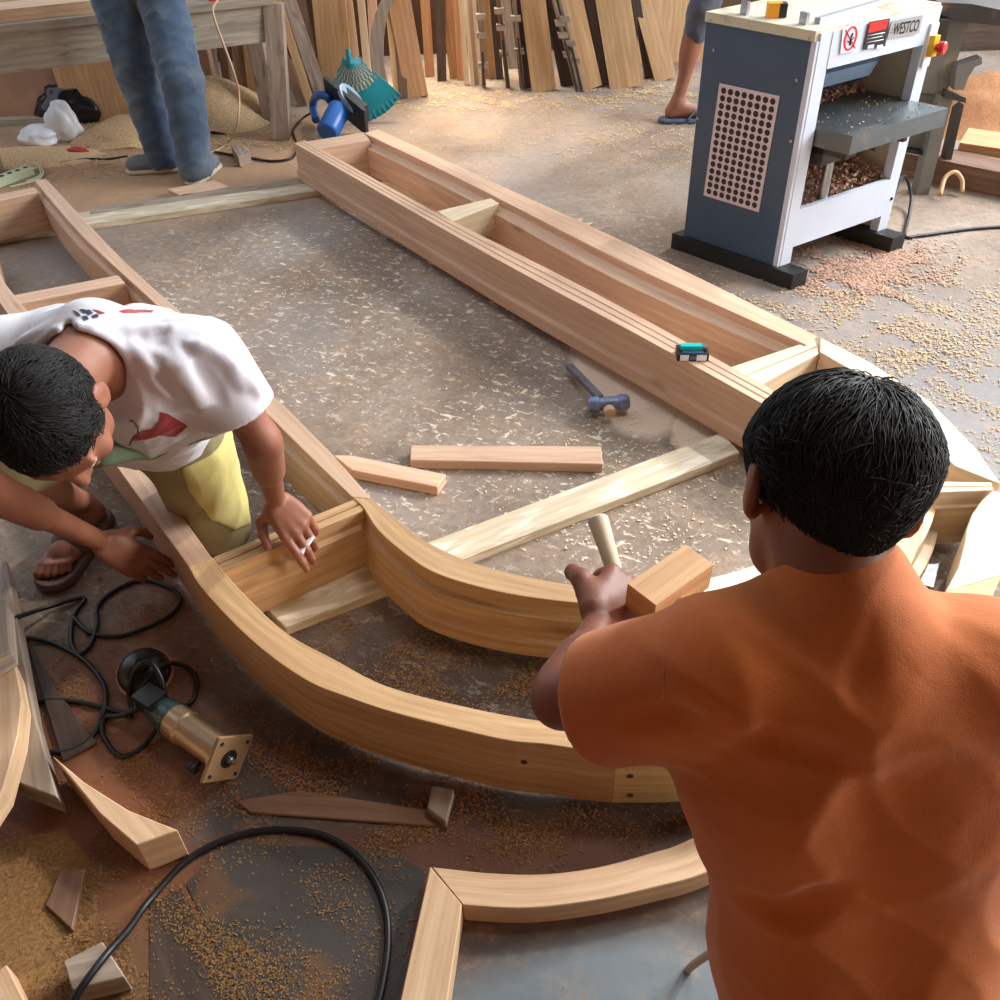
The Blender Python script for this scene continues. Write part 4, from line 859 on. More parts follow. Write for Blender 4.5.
def multi(name, parts, parent, mats, pick=None, **k):     # several fields sampled at their own fineness, one mesh
    VV = []; FF = []; n = 0
    for ops, h, bx, it in parts:
        lo, hi = bx if bx else bounds(ops); V, g = evalf(ops, lo, hi, h); Pp, F = nets(V, g, h); Pp = smooth_mesh(Pp, F, it); VV.append(Pp); FF.append(F+n); n += len(Pp)
    V = np.concatenate(VV); F = np.concatenate(FF); mi = None
    if pick: C_ = V[F].mean(1); mi = pick(C_)
    return link(name, V, F, None, parent, True, mats=mats, midx=mi, **k)
def wr(seed, freq, amp, ridge=False, stretch=None, n=6):
    r = np.random.default_rng(seed); K = r.normal(size=(n, 3)); K /= np.linalg.norm(K, axis=1)[:, None]; K *= freq*(.6+.8*r.random((n, 1))); ph = r.random(n)*6.28; A = r.random(n)*.6+.4
    if stretch is not None:
        s = nz(stretch); K = K-.8*np.outer(K @ s, s)
    def f(X, Y, Zz):
        w = .35*np.sin(X*freq*.7+Y*freq*.5+ph[0])+.35*np.sin(Zz*freq*.8-X*freq*.4+ph[1]); t = 0
        for i in range(n):
            v = np.sin(K[i, 0]*X+K[i, 1]*Y+K[i, 2]*Zz+ph[i]+2*w); t = t+A[i]*((1-np.abs(v))**2*1.6-.5 if ridge else v)
        return -amp*t/n*2
    return f
def rotv(v, ax, a):
    ax = nz(ax); return v*math.cos(a)+np.cross(ax, v)*math.sin(a)+ax*(ax @ v)*(1-math.cos(a))
def hand(wr_, kn, back, thumb_side, curl=(.35, .45, .3), tcurl=.3, spread=.04, sc=1., perf=None, thumb=None):
    """wrist, middle-knuckle point, back-of-hand direction, +1/-1 thumb side"""
    f = nz(kn-wr_); b = nz(back-f*(back @ f)); s = np.cross(f, b)*thumb_side; L = np.linalg.norm(kn-wr_); ops = []; nails = []
    ops.append(ell(wr_+f*L*.55, (L*.55, .036*sc, .014*sc), [f, s, b], .012))
    off = (.031, .0105, -.010, -.029); ln = (.92, 1.03, .96, .76)
    for i in range(4):
        k = wr_+f*L*(1.0-.05*abs(i-1)-(.06 if i == 3 else 0))+s*off[i]*sc+b*(.002-.002*abs(i-1.3)); ops.append(cone(wr_+s*off[i]*.6*sc+f*.012, k, .0125*sc, .0108*sc, .012))
        c = perf[i] if perf else curl; d = nz(f+s*(1.3-i)*spread*1.6); p = k; bb = b
        for j, (l, r0, r1) in enumerate(((.043, .0102, .0090), (.027, .0090, .0082), (.021, .0082, .0068))):
            d = rotv(d, s*thumb_side*-1 if False else np.cross(d, bb), -c[j]) ; bb = nz(np.cross(np.cross(d, bb), d)) 
            q = p+d*l*ln[i]*sc; ops.append(cone(p, q, r0*sc, r1*sc, .0035)); p = q
        nails.append((p-d*.004+bb*.006*sc, d))
    t0 = wr_+f*L*.22+s*.020*sc-b*.004; 
    if thumb is None: t1 = t0+nz(f*.6+s*.75-b*.25)*.040*sc; t2 = t1+nz(f*.85+s*.35-b*(.2+tcurl))*.032*sc; t3 = t2+nz(f*.9+s*(.2-tcurl)-b*(.2+tcurl))*.026*sc
    else: t1, t2, t3 = thumb
    ops += [cone(t0, t1, .0165*sc, .0125*sc, .014), cone(t1, t2, .0120*sc, .0104*sc, .005), cone(t2, t3, .0104*sc, .0082*sc, .004)]
    return ops, (t3, )
def head_ops(c, s, f, u, ear=1.):
    A = [s, f, u]; g = lambda a, b, d: c+s*a+f*b+u*d; o = []
    o += [ell(g(0, -.012, .012), (.076, .094, .088), A, .02), ell(g(0, .035, -.035), (.060, .060, .075), A, .03), cone(g(-.03, .03, -.085), g(.03, .03, -.085), .026, .026, .03), ell(g(0, .062, -.098), (.022, .02, .02), A, .02)]
    o += [cone(g(0, .085, .005), g(0, .108, -.032), .009, .013, .012), cone(g(-.012, .096, -.036), g(.012, .096, -.036), .008, .008, .008)]     # nose
    o += [cone(g(-.045, .078, .014), g(-.012, .088, .014), .008, .008, .012), cone(g(.045, .078, .014), g(.012, .088, .014), .008, .008, .012)]     # brows
    for q in (-1, 1):
        o += [ell(g(q*.032, .096, -.004), (.017, .013, .010), A, .008, 's'), ell(g(q*.032, .078, -.004), (.013, .013, .011), A, .003), ell(g(q*.048, .062, -.032), (.018, .018, .018), A, .02)]
        o += [ell(g(q*.084, -.012, -.014), (.008, .020, .033), [nz(s*q*.75-f*.2+f*.4), nz(f*.75-s*q*.6), u], .008), ell(g(q*.094, -.004, -.012), (.006, .011, .018), A, .004, 's'), ell(g(q*.077, -.004, -.040), (.007, .009, .010), A, .006)]
    o += [cone(g(-.018, .090, -.062), g(.018, .090, -.062), .007, .007, .006), cone(g(-.014, .090, -.072), g(.014, .090, -.072), .007, .007, .006), cone(g(-.022, .100, -.067), g(.022, .100, -.067), .0022, .0022, .004, 's')]
    return o
def leg_ops(hip, knee, ank, toe, foot=True, r=1.):
    o = [cone(hip, knee, .082*r, .052*r, .03), cone(knee, ank, .047*r, .031*r, .03)]
    d = nz(ank-knee); fw = nz(toe-ank); bk = -nz(fw-d*(fw @ d)); o.append(ell(knee+(ank-knee)*.33+bk*.016, (.045*r, .045*r, .12), [nz(np.cross(d, bk)), bk, d], .04))
    if foot:
        h = nz((toe-ank)*[1, 1, 0]); s = np.cross(h, Z); fl = toe[2]; bq = np.array([ank[0], ank[1], fl])
        o += [cone(ank, bq-h*.03+Z*.028, .032, .028, .02), cone(ank-Z*.02, bq+h*.13+Z*.020, .034, .022, .02), cone(bq+h*.12+s*.025+Z*.018, bq+h*.12-s*.025+Z*.018, .019, .017, .02), cone(bq-h*.03+Z*.024, bq+h*.11+Z*.018, .026, .024, .02)]
    return o
def toes(ank, toe, inner):     # inner=+1: big toe on the side h x Z
    h = nz((toe-ank)*[1, 1, 0]); s = np.cross(h, Z)*inner; bq = np.array([ank[0], ank[1], toe[2]]); o = []
    for i, (a, l, r) in enumerate(((.030, .055, .0125), (.012, .053, .0095), (-.003, .046, .009), (-.017, .038, .0085), (-.030, .028, .008))):
        p = bq+h*.135+s*a+Z*.017; q = p+h*l*.6+Z*.004; t = bq+h*(.135+l)+s*a*1.08+Z*(r*.9); o += [cone(p, q, r, r*.95, .006), cone(q, t, r*.95, r*1.02, .003)]
    return o
def arm_ops(sh, el, wrs, r=1.):
    d = nz(wrs-el); return [cone(sh, el, .050*r, .038*r, .03), ell(sh, (.058*r,)*3, None, .03), cone(el, wrs, .037*r, .025*r, .02), cone(el+d*.03, el+(wrs-el)*.45, .039*r, .035*r, .02)]
def torso_ops(J, inf=0., k=.05):
    n, pe, sL, sR, hL, hR = (J[x] for x in ('neck', 'pelvis', 'shL', 'shR', 'hipL', 'hipR')); lat = nz(sR-sL); hl = nz(hR-hL); top = (sL+sR)/2; ch = top+(pe-top)*.28; mid = top+(pe-top)*.62
    if 'mid' in J: mid = J['mid']
    if 'chest' in J: ch = J['chest']
    o = []
    for q in (-1, 1):
        o += [cone(ch+lat*q*.068, top+lat*q*.055+(ch-top)*.25, .098+inf, .075+inf, k), cone(mid+lat*q*.055, ch+lat*q*.068, .092+inf, .098+inf, k), cone(pe+hl*q*.06, mid+lat*q*.055, .092+inf, .09+inf, k)]
    o += [cone(sL+lat*.03, sR-lat*.03, .052+inf, .052+inf, k), cone(hL, hR, .085+inf, .085+inf, k), cone(top, n, .07+inf, .055+inf, .04)]
    return o
def hair_strands(c, s, f, u, rad, keep, N_, lmin, lmax, seed, lift=.006, crown=(0, -.35, .9), wid=.0011, flow=None, jit=.2, taper=0.):
    r = np.random.default_rng(seed); V = []; F = []; A = np.array([s, f, u]); rad = np.array(rad); cr = nz(crown); made = 0
    while made < N_:
        d = r.normal(size=3); d /= np.linalg.norm(d); p = d*rad
        if not keep(p): continue
        made += 1; t = d-cr*(d @ cr); t = t/(np.linalg.norm(t)+.15)
        if flow is not None: t = t+np.array(flow)
        t = t+.42*np.array([math.sin(d[1]*9+d[2]*5), math.sin(d[0]*8-d[2]*6+1), math.sin(d[0]*7+d[1]*7+2)])*.6+r.normal(size=3)*jit; L = r.uniform(lmin, lmax); w = wid*r.uniform(.6, 1.3); n = 5; base = len(V); q = p*.985; dirn = t; st = r.uniform(0, lift)
        sd = None
        for i in range(n):
            nn = q/rad**2; nn /= np.linalg.norm(nn); dirn = dirn-nn*(dirn @ nn)*.92+np.array([0, 0, -.12]) ; dirn /= np.linalg.norm(dirn)
            sd = np.cross(dirn, nn); sd /= np.linalg.norm(sd)+1e-9; ww = w*(1-i/(n-1))**.7+.00012
            # stay just above the cap
            k0 = np.linalg.norm(q/rad); off = (st*math.sin(i/(n-1)*2.2)+.0008)
            qq = q/k0+nn*off if k0 > 1e-6 else q
            qq = qq*np.array([1-taper*min(1, max(0, (.02-qq[2])/.10)), 1, 1])
            for o_ in (sd*ww, nn*ww*1.2, -sd*ww): V.append((c+A.T @ (qq+o_)))
            q = qq+dirn*L/(n-1)
        for i in range(n-1):
            for j in range(3): F.append((base+i*3+j, base+i*3+(j+1) % 3, base+(i+1)*3+(j+1) % 3, base+(i+1)*3+j))
    return np.array(V), np.array(F)
def hair_obj(name, c, s, f, u, rad, ops, disp, parent, keep, N_, lmin, lmax, seed, h=.0045, **k):
    lo, hi = bounds(ops); V, g = evalf(ops, lo, hi, h, disp); Pp, F = nets(V, g, h); Pp = smooth_mesh(Pp, F, 1)
    SV, SF = hair_strands(c, s, f, u, rad, keep, N_, lmin, lmax, seed, **k)
    return link(name, np.concatenate([Pp, SV]), np.concatenate([F, SF+len(Pp)]), M['hair'], parent, True)
def frame3(s, f):
    f = nz(f); s = nz(s-f*(s @ f)); u = np.cross(s, f); return s, f, u
def sub_(ops): return [o[:4]+('s',) for o in ops]
def ccut(op, p, n, k=.008):              # a primitive with everything beyond the plane taken off
    f, lo, hi, kk, mode = op; n = nz(n); p = np.array(p, float)
    def g(X, Y, Zz):
        d = f(X, Y, Zz); e = (X-p[0])*n[0]+(Y-p[1])*n[1]+(Zz-p[2])*n[2]; h = np.maximum(k-np.abs(d-e), 0)/k; return np.maximum(d, e)+h*h*k*.25
    return (g, lo, hi, kk, mode)
# ================================================================== the man in the orange shirt
om = thing('person', 'person in burnt orange t-shirt seen from behind at the right, hammering on the arch', 'person', P(880, 1080, 0))
hc = D(830, 482, .965); hs_, hf, hu = frame3(RT*.98-UP*.15-FW*.03, np.array([-.04, .82, -.54]))
J = dict(neck=D(837, 592, .95), shL=D(704, 668, .955), shR=D(992, 672, .945), pelvis=D(870, 1150, 1.16))
J['chest'] = D(852, 760, 1.02); J['mid'] = D(860, 960, 1.09)
la = nz(J['shR']-J['shL']); J['hipL'] = J['pelvis']-la*.085; J['hipR'] = J['pelvis']+la*.085
eL = D(562, 698, 1.09); wL = D(600, 626, 1.22); kL = D(630, 590, 1.29)
eR = D(925, 770, 1.22); wR = D(782, 668, 1.20); kR = D(738, 634, 1.20)
ct, cb = D(597, 517, 1.46), D(640, 650, 1.37); cax = nz(ct-cb)
fl = P(880, 1090, 0); kneL = D(800, 880, 1.36); kneR = D(985, 880, 1.36)
aL = np.array([kneL[0]+.03, kneL[1]-.22, .09]); aR = np.array([kneR[0], kneR[1]-.22, .09]); tL = aL+np.array([-.0, .2, -.09]); tR = aR+np.array([.05, .2, -.09])
bo = torso_ops(J, -.012)+[cone(J['neck'], hc-hu*.06-hf*.02, .058, .054, .03), cone(J['neck']-hf*.01, hc-hu*.08-hf*.045, .05, .045, .03)]
bo += arm_ops(J['shL'], eL, wL, .88)+arm_ops(J['shR'], eR, wR)+leg_ops(J['hipL'], kneL, aL, tL)+leg_ops(J['hipR'], kneR, aR, tR)+toes(aL, tL, 1)+toes(aR, tR, -1)
# both fists close on their tools
backL = nz(np.cross(cax, nz(kL-wL))); backL = backL if backL @ (O-kL) > 0 else -backL
sgn = 1 if np.cross(nz(kL-wL), backL) @ cax > 0 else -1
hL, _ = hand(wL, kL, backL, sgn, curl=(1.0, 1.35, .9), tcurl=.7, spread=.0, sc=1.15)
mal = nz(D(690, 570, 1.25)-D(650, 600, 1.23)); mh0 = D(742, 634, 1.17)
backR = nz(O-kR+Z*.3); hR, _ = hand(wR, kR, backR, 1, curl=(.9, 1.2, .8), tcurl=.6, spread=0, sc=1.05)
hd_ = head_ops(hc, hs_, hf, hu)
sd_ = hc+hs_*0
def pick_face(c, s, f, u, mats=3):
    def g(C_):
        q = C_-c; a, b, d = q @ s, q @ f, q @ u; mi = np.zeros(len(C_), int)
        for e in (-1, 1):
            m = (np.hypot((a-e*.032)/.014, (d+.004)/.0075) < 1) & (b > .055) & (b < .12); mi[m] = 1
            m = (np.hypot(a-e*.032, d+.004) < .006) & (b > .055) & (b < .12); mi[m] = 2
        m = (np.abs(a) < .026) & (np.abs(d+.067) < .0095) & (b > .075); mi[m] = 3
        return mi
    return g
multi('body', [(bo, .007, None, 1), (bo[-40:]+hL, .0032, (np.minimum(wL, kL)-.10, np.maximum(wL, kL)+.10), 1), (bo[-40:]+hR, .0045, (np.minimum(wR, kR)-.10, np.maximum(wR, kR)+.10), 1), (hd_+[cone(J['neck'], hc-hu*.06-hf*.02, .058, .054, .03), cone(J['neck']-hf*.01, hc-hu*.08-hf*.045, .05, .045, .03)], .0038, None, 1)], om, [M['skin_dark'], M['eye_w'], M['blk'], M['lip']], pick_face(hc, hs_, hf, hu))
# hair
hr = np.array([.089, .103, .095]); hcc = hc-hf*.014+hu*.014; npl = nz(hf*.75-hu*.62)
ho = [ell(hcc, hr-.004, [hs_, hf, hu], .02), plane(hcc+npl*.036, npl, .02), plane(hcc-hu*.098, -hu, .02)]
for q in (-1, 1): ho.append(ell(hc+hs_*q*.094+hf*.012-hu*.030, (.030, .042, .046), [hs_, hf, hu], .012, 's'))
for q in (-1, 1): ho.append(plane(hcc+hs_*q*.070-hu*.024, hs_*q*.88-hu*.47, .02))
nl = np.array([hs_ @ npl, hf @ npl, hu @ npl])
dz1, dz2 = wr(5, 55, .006, True, n=7), wr(9, 120, .0025, True, n=7)
hair_obj('hair', hcc, hs_, hf, hu, hr, ho, lambda X, Y, Z_: dz1(X, Y, Z_)+dz2(X, Y, Z_), om, lambda p: p @ nl < .034 and p[2] > -.085 and not (abs(p[0]) > .060 and p[1] > -.03 and p[2] < -.012), 11000, .035, .085, 11, lift=.010, flow=(-.12, -.1, -.2), wid=.0013, jit=.22, taper=.33, crown=(.1, -.2, .95))
# shirt
so = torso_ops(J, .016, .06)
hemL = J['shL']+(eL-J['shL'])*.72; hdL = nz(eL-J['shL']); hemR = J['shR']+(eR-J['shR'])*.75; hdR = nz(eR-J['shR'])
so = [o for o in so]
so += [ccut(cone(J['shL'], eL, .068, .064, .04), hemL, hdL), ccut(cone(J['shR'], eR, .07, .072, .04), hemR, hdR), ccut(cone(J['shL']+la*.05, eL-UP*.035, .068, .05, .05), hemL, hdL)]
so += [cone(J['pelvis']-la*.09, J['pelvis']+la*.09, .11, .11, .05)]
# folds: raised ridges and valleys laid on the cloth where it already runs
def surf_of(ops, h=.013):
    lo, hi = bounds(ops); V, g = evalf(ops, lo, hi, h); Pp, F = nets(V, g, h); B = BVHTree.FromPolygons([Vector(p) for p in Pp], [tuple(int(k) for k in f) for f in F])
    def f(px, py, r):
        d = nz(ray(px, py)); q = B.ray_cast(Vector(O), Vector(d), 4.)
        return None if q[0] is None else np.array(q[0][:])+d*r
    return f
def folds(S, lines, mode='u', k=.015):
    out = []
    for pts, r in lines:
        c = crom([(a, b, 0) for a, b in pts], 7)[:, :2]; w = [S(a, b, r*(.08 if mode == 'u' else -.72)) for a, b in c]; w = [q for q in w if q is not None]; n = len(w)
        for i in range(n-1):
            if np.linalg.norm(w[i]-w[i+1]) < .12: out.append(cone(w[i], w[i+1], r*(.45+.55*math.sin(math.pi*(i+.2)/n)), r*(.45+.55*math.sin(math.pi*(i+1.2)/n)), k, mode))
    return out
S_ = surf_of(so)
fold = folds(S_, [([(596, 640), (604, 674), (630, 702), (668, 714), (722, 706)], .017), ([(634, 622), (620, 640), (612, 662)], .013), ([(742, 600), (704, 606), (672, 612)], .009), ([(838, 602), (832, 640), (822, 700)], .008),
    ([(905, 592), (914, 625), (905, 668)], .011), ([(926, 600), (946, 640), (950, 680)], .009), ([(985, 610), (990, 650), (975, 700)], .009), ([(716, 915), (735, 952), (772, 966), (815, 950), (852, 925)], .020), ([(690, 748), (706, 800), (712, 870), (706, 930)], .012),
    ([(604, 748), (655, 736), (706, 746)], .014), ([(760, 640), (775, 700), (770, 760)], .009), ([(870, 980), (900, 960), (950, 965)], .012), ([(800, 700), (860, 740), (930, 735)], .010)])
vall = folds(S_, [([(700, 770), (770, 748), (850, 772)], .012), ([(740, 905), (790, 925), (840, 900)], .014), ([(870, 610), (868, 650), (862, 700)], .008), ([(620, 725), (660, 722), (690, 726)], .010)], 's')
so += [o for o in vall]
fa, fb = wr(21, 22, .006, True, n=5), wr(22, 10, .008, n=4)
so += [plane(hemL, hdL+UP*-.0, .006), ] if False else []
def cutcone(c, d, r, depth): return [cone(c-d*depth, c+d*.04, r*.8, r*1.15, .004, 's')]
halfL = lambda ops: ops
# the sleeve mouth: cut only near the arm (a fat disc beyond the hem)
so += [cone(hemL-hdL*.03, hemL+hdL*.02, .046, .054, .003, 's'), cone(hemR-hdR*.03, hemR+hdR*.02, .048, .060, .003, 's')]
nd = nz(hc-hu*.06-J['neck']); n1 = hs_-nd*(hs_ @ nd); n1 = nz(n1); n2 = np.cross(nd, n1)
so += [cone(J['neck']-nd*.035, J['neck']+nd*.004, .074, .068, .025), ]
so += [(lambda o: o)(ccut(cone(J['neck']+nd*.0, J['neck']+nd*.10, .0585, .0600, .004, 's'), J['neck']-nd*.1, -nd))]
so += [ell(J['neck']+nd*.084-n2*.0, (.12, .12, .062), [n1, n2, nd], .006, 's')]
rg = [J['neck']+nd*.016+n1*math.cos(t)*.063+n2*math.sin(t)*.063 for t in np.linspace(0, 2*math.pi, 21)]
so += [cone(rg[i], rg[i+1], .0062, .0062, .006) for i in range(20)]
so += [plane(J['pelvis']-nz(J['mid']-J['pelvis'])*.10, J['pelvis']-J['mid'], .006)]
def near_fade(c, r0, r1, g):      # wrinkles die out towards hems and necklines
    def f(X, Y, Z_):
        w = 1.
        for q in c: w = w*np.clip((np.sqrt((X-q[0])**2+(Y-q[1])**2+(Z_-q[2])**2)-r0)/(r1-r0), .1, 1)
        return g(X, Y, Z_)*w
    return f
shirt_o = blob('shirt', so, .005, M['orange_shirt'], om, near_fade([J['neck']+nd*.02, hemL, hemR], .085, .14, lambda X, Y, Z_: fa(X, Y, Z_)+fb(X, Y, Z_)))
def on_cloth(o, px, lift=.0):
    w = Vector(WORLD[o.name]); B = BVHTree.FromPolygons([v.co+w for v in o.data.vertices], [tuple(p.vertices) for p in o.data.polygons]); out = []
    for a, b in px:
        d = nz(ray(a, b)); q = B.ray_cast(Vector(O), Vector(d), 3.)
        if q[0] is not None: out.append(np.array(q[0][:])-d*lift)
    return out
sm = on_cloth(shirt_o, [(664, 618+6*i) for i in range(15)])
tube('sleeve_seam', sm, .0010, M['orange_shirt'], shirt_o, seg=6)
sho = [cone(J['hipL'], J['hipR'], .10, .10, .04), cone(J['hipL'], kneL-nz(kneL-J['hipL'])*.04, .098, .075, .03), cone(J['hipR'], kneR-nz(kneR-J['hipR'])*.04, .098, .075, .03)]
blob('shorts', sho, .009, M['dark_shorts'], om, wr(31, 30, .005, True))
# chisel in his left hand, mallet in his right
ch = thing('wood_chisel', 'wooden handled chisel held in the left fist of the person in orange', 'chisel', cb)
lathe('handle', ct, -cax, [(0, .012), (.004, .0165), (.012, .0165), (.05, .014), (.085, .013), (.095, .011)], M['timber'], ch, 14)
lathe('ferrule', ct-cax*.094, -cax, [(0, .0125), (.022, .011)], M['pack_blue'], ch, 14, label='blue-grey ferrule')
bl = np.linalg.norm(ct-cb); bar('blade', ct-cax*.11, cb, .016, .005, M['steel'], ch, up=-FW, bev=.001)
ma = thing('wooden_mallet', 'pale rectangular wooden mallet raised left of the orange shoulder', 'mallet', mh0)
m0_, m1_ = D(640, 606, 1.215), D(697, 566, 1.27); bar('mallet_head', m0_, m1_, .050, .045, M['tan'], ma, up=nz(np.cross(m1_-m0_, RT)), bev=.006)
tube('mallet_handle', [(m0_+m1_)/2-nz(m1_-m0_)*.02, kR-backR*.024, kR-backR*.024+nz(kR-backR*.024-(m0_+m1_)/2)*.07], .012, M['teak'], ma, spline=False, seg=10)
# ================================================================== the man in the white t-shirt
wm = thing('person', 'person in white t-shirt with red print kneeling over the left frame, head bowed', 'person', P(150, 560, 0))
hc = D(48, 418, 1.43); hs_, hf, hu = frame3(-RT*.95-UP*.12, np.array([.22, -.42, -.88]))
J = dict(neck=D(92, 350, 1.585), shL=D(28, 352, 1.64), shR=D(208, 360, 1.66), pelvis=D(128, 420, 2.03))
J['shL'] = D(0, 362, 1.63)
J['hipL'] = D(78, 420, 2.07); J['hipR'] = D(172, 418, 2.03); J['chest'] = D(112, 372, 1.72); J['mid'] = D(125, 400, 1.88)
eL = D(-30, 482, 1.56); wL = P(100, 541, .19); kL = P(143, 564, .11)
eR = D(262, 440, 1.76); wR = P(275, 500, .265); kR = P(299, 529, .224)
kneR = P(216, 522, .075); aR = P(160, 470, .07)+np.array([.02, .12, 0]); tR = aR+np.array([-.02, .16, -.05])
kneL = D(8, 470, 1.80); h0 = nz(P(50, 592)-P(84, 545)); aL = P(50, 592)-h0*.215+Z*.10; tL = aL+h0*.19; tL[2] = .022
bo = torso_ops(J)+[cone(J['neck'], hc-hu*.05-hf*.03, .055, .052, .03)]
bo += arm_ops(J['shL'], eL, wL, .9)+arm_ops(J['shR'], eR, wR, .88)+leg_ops(J['hipL'], kneL, aL, tL)+leg_ops(J['hipR'], kneR, aR, tR)+toes(aR, tR, 1)
nb = len(bo)
# left hand resting on the crosspiece, cigarette between the fingers
tipd = P(310, 552, .17); thm = (P(262, 522, .225), P(263, 535, .212), P(268, 547, .203))
hR, _ = hand(wR, kR, Z*.8-nz(kR-wR)*[1, 1, 0]*0+np.array([0, -.25, 0]), 1, spread=.01, sc=1.12, perf=[(.35, .35, .2), (.55, .5, .3), (.7, .6, .4), (.8, .7, .4)], thumb=thm)
hL, _ = hand(wL, kL, -FW+np.array([.1, 0, .3]), -1, spread=.0, sc=1.05, perf=[(.15, .25, .1), (.2, .3, .2), (.3, .4, .3), (.4, .5, .3)])
hL2 = []
to = leg_ops(J['hipL'], kneL, aL, tL)[2:]+toes(aL, tL, 1)
hd_ = head_ops(hc, hs_, hf, hu)+[cone(J['neck'], hc-hu*.05-hf*.03, .055, .052, .03)]
bx = lambda a, b, p=.1: (np.minimum(a, b)-p, np.maximum(a, b)+p)
multi('body', [(bo, .007, None, 1), (bo+hR, .003, bx(wR, kR, .095), 1), (bo+hL, .0032, bx(wL, kL, .10), 1), (to, .0032, bx(aL, tL, .06), 1), (hd_, .0038, None, 1)], wm, [M['skin'], M['eye_w'], M['blk'], M['lip']], pick_face(hc, hs_, hf, hu))
hr = np.array([.084, .100, .096]); hcc = hc-hf*.012+hu*.012; npl = nz(hf*.80-hu*.60)
ho = [ell(hcc, hr-.002, [hs_, hf, hu], .02), plane(hcc+npl*.042, npl, .015), plane(hcc-hu*.085, -hu, .015)]
for q in (-1, 1): ho.append(ell(hc+hs_*q*.085+hf*.012-hu*.03, (.022, .03, .036), [hs_, hf, hu], .01, 's'))
nl = np.array([hs_ @ npl, hf @ npl, hu @ npl])
dz3 = wr(15, 90, .0022, True, n=7)
hair_obj('hair', hcc, hs_, hf, hu, hr, ho, dz3, wm, lambda p: p @ nl < .042 and p[2] > -.075 and not (abs(p[0]) > .06 and p[1] > -.01 and p[2] < -.02), 6500, .012, .026, 13, lift=.003, wid=.0009)
# white shirt
so = torso_ops(J, .016, .05)[:-1]
lat = nz(J['shR']-J['shL']); hemR = J['shR']+(eR-J['shR'])*.58; hdR = nz(eR-J['shR']); hemL = J['shL']+(eL-J['shL'])*.6; hdL = nz(eL-J['shL'])
so += [cone(J['neck']-lat*.05+(J['mid']-J['neck'])*.1, J['neck']+lat*.06+(J['mid']-J['neck'])*.1, .062, .062, .04)]
so += [cone(J['shR'], hemR, .068, .066, .04), cone(J['shL'], hemL, .072, .072, .04), cone(J['shR']-lat*.04, D(215, 392, 1.72), .075, .06, .05)]
so += [cone(D(130, 385, 1.66), D(150, 415, 1.80), .07, .065, .05), cone(D(130, 385, 1.66), D(210, 398, 1.82), .06, .06, .05), cone(D(160, 412, 1.80), D(222, 408, 1.86), .045, .035, .03)]
S_ = surf_of(so)
so += folds(S_, [([(190, 343), (222, 356), (242, 385)], .012), ([(133, 345), (150, 365), (166, 392)], .010), ([(176, 352), (190, 380), (197, 402)], .010), ([(150, 348), (176, 368), (204, 402)], .009), ([(118, 385), (134, 402), (140, 428)], .010),
    ([(12, 348), (40, 336), (62, 330)], .009), ([(10, 370), (38, 352), (60, 348)], .009), ([(216, 350), (242, 372), (258, 392)], .009), ([(100, 330), (135, 330), (170, 325)], .008)], k=.016)
so += folds(S_, [([(158, 378), (180, 394), (192, 412)], .010), ([(198, 366), (214, 386), (222, 405)], .009), ([(128, 360), (140, 385), (150, 405)], .008)], 's', .012)
so += [ell(hemR+hdR*.056, (.10, .10, .056), [nz(np.cross(hdR, UP)), nz(np.cross(hdR, np.cross(hdR, UP))), hdR], .006, 's'), ell(hemL+hdL*.056, (.10, .10, .056), [nz(np.cross(hdL, UP)), nz(np.cross(hdL, np.cross(hdL, UP))), hdL], .006, 's')]
so += [cone(hemR-hdR*.04, hemR+hdR*.02, .048, .062, .004, 's'), cone(hemL-hdL*.04, hemL+hdL*.02, .048, .062, .004, 's')]
nd = nz(hc-hu*.05-J['neck']); n1 = nz(hs_-nd*(hs_ @ nd)); n2 = np.cross(nd, n1)
so += [cone(J['neck']-nd*.02, J['neck']+nd*.012, .078, .074, .025), cone(J['neck']+nd*.0, J['neck']+nd*.10, .062, .066, .004, 's'), ell(J['neck']+nd*.088, (.12, .12, .062), [n1, n2, nd], .006, 's')]
rg = [J['neck']+nd*.024+n1*math.cos(t)*.069+n2*math.sin(t)*.069 for t in np.linspace(0, 2*math.pi, 21)]
so += [cone(rg[i], rg[i+1], .006, .006, .006) for i in range(20)]
so += [cone(D(67, 325, 1.52), D(72, 352, 1.49), .006, .014, .01, 's')]
so += [plane(J['pelvis']+(J['mid']-J['pelvis'])*.15, J['pelvis']-J['mid'], .006)]
fa, fb = wr(41, 30, .006, True, n=5), wr(42, 12, .006, n=4)
shirt = blob('shirt', so, .0045, M['white_shirt'], wm, near_fade([J['neck']+nd*.02, hemL, hemR], .085, .13, lambda X, Y, Z_: fa(X, Y, Z_)+fb(X, Y, Z_)))
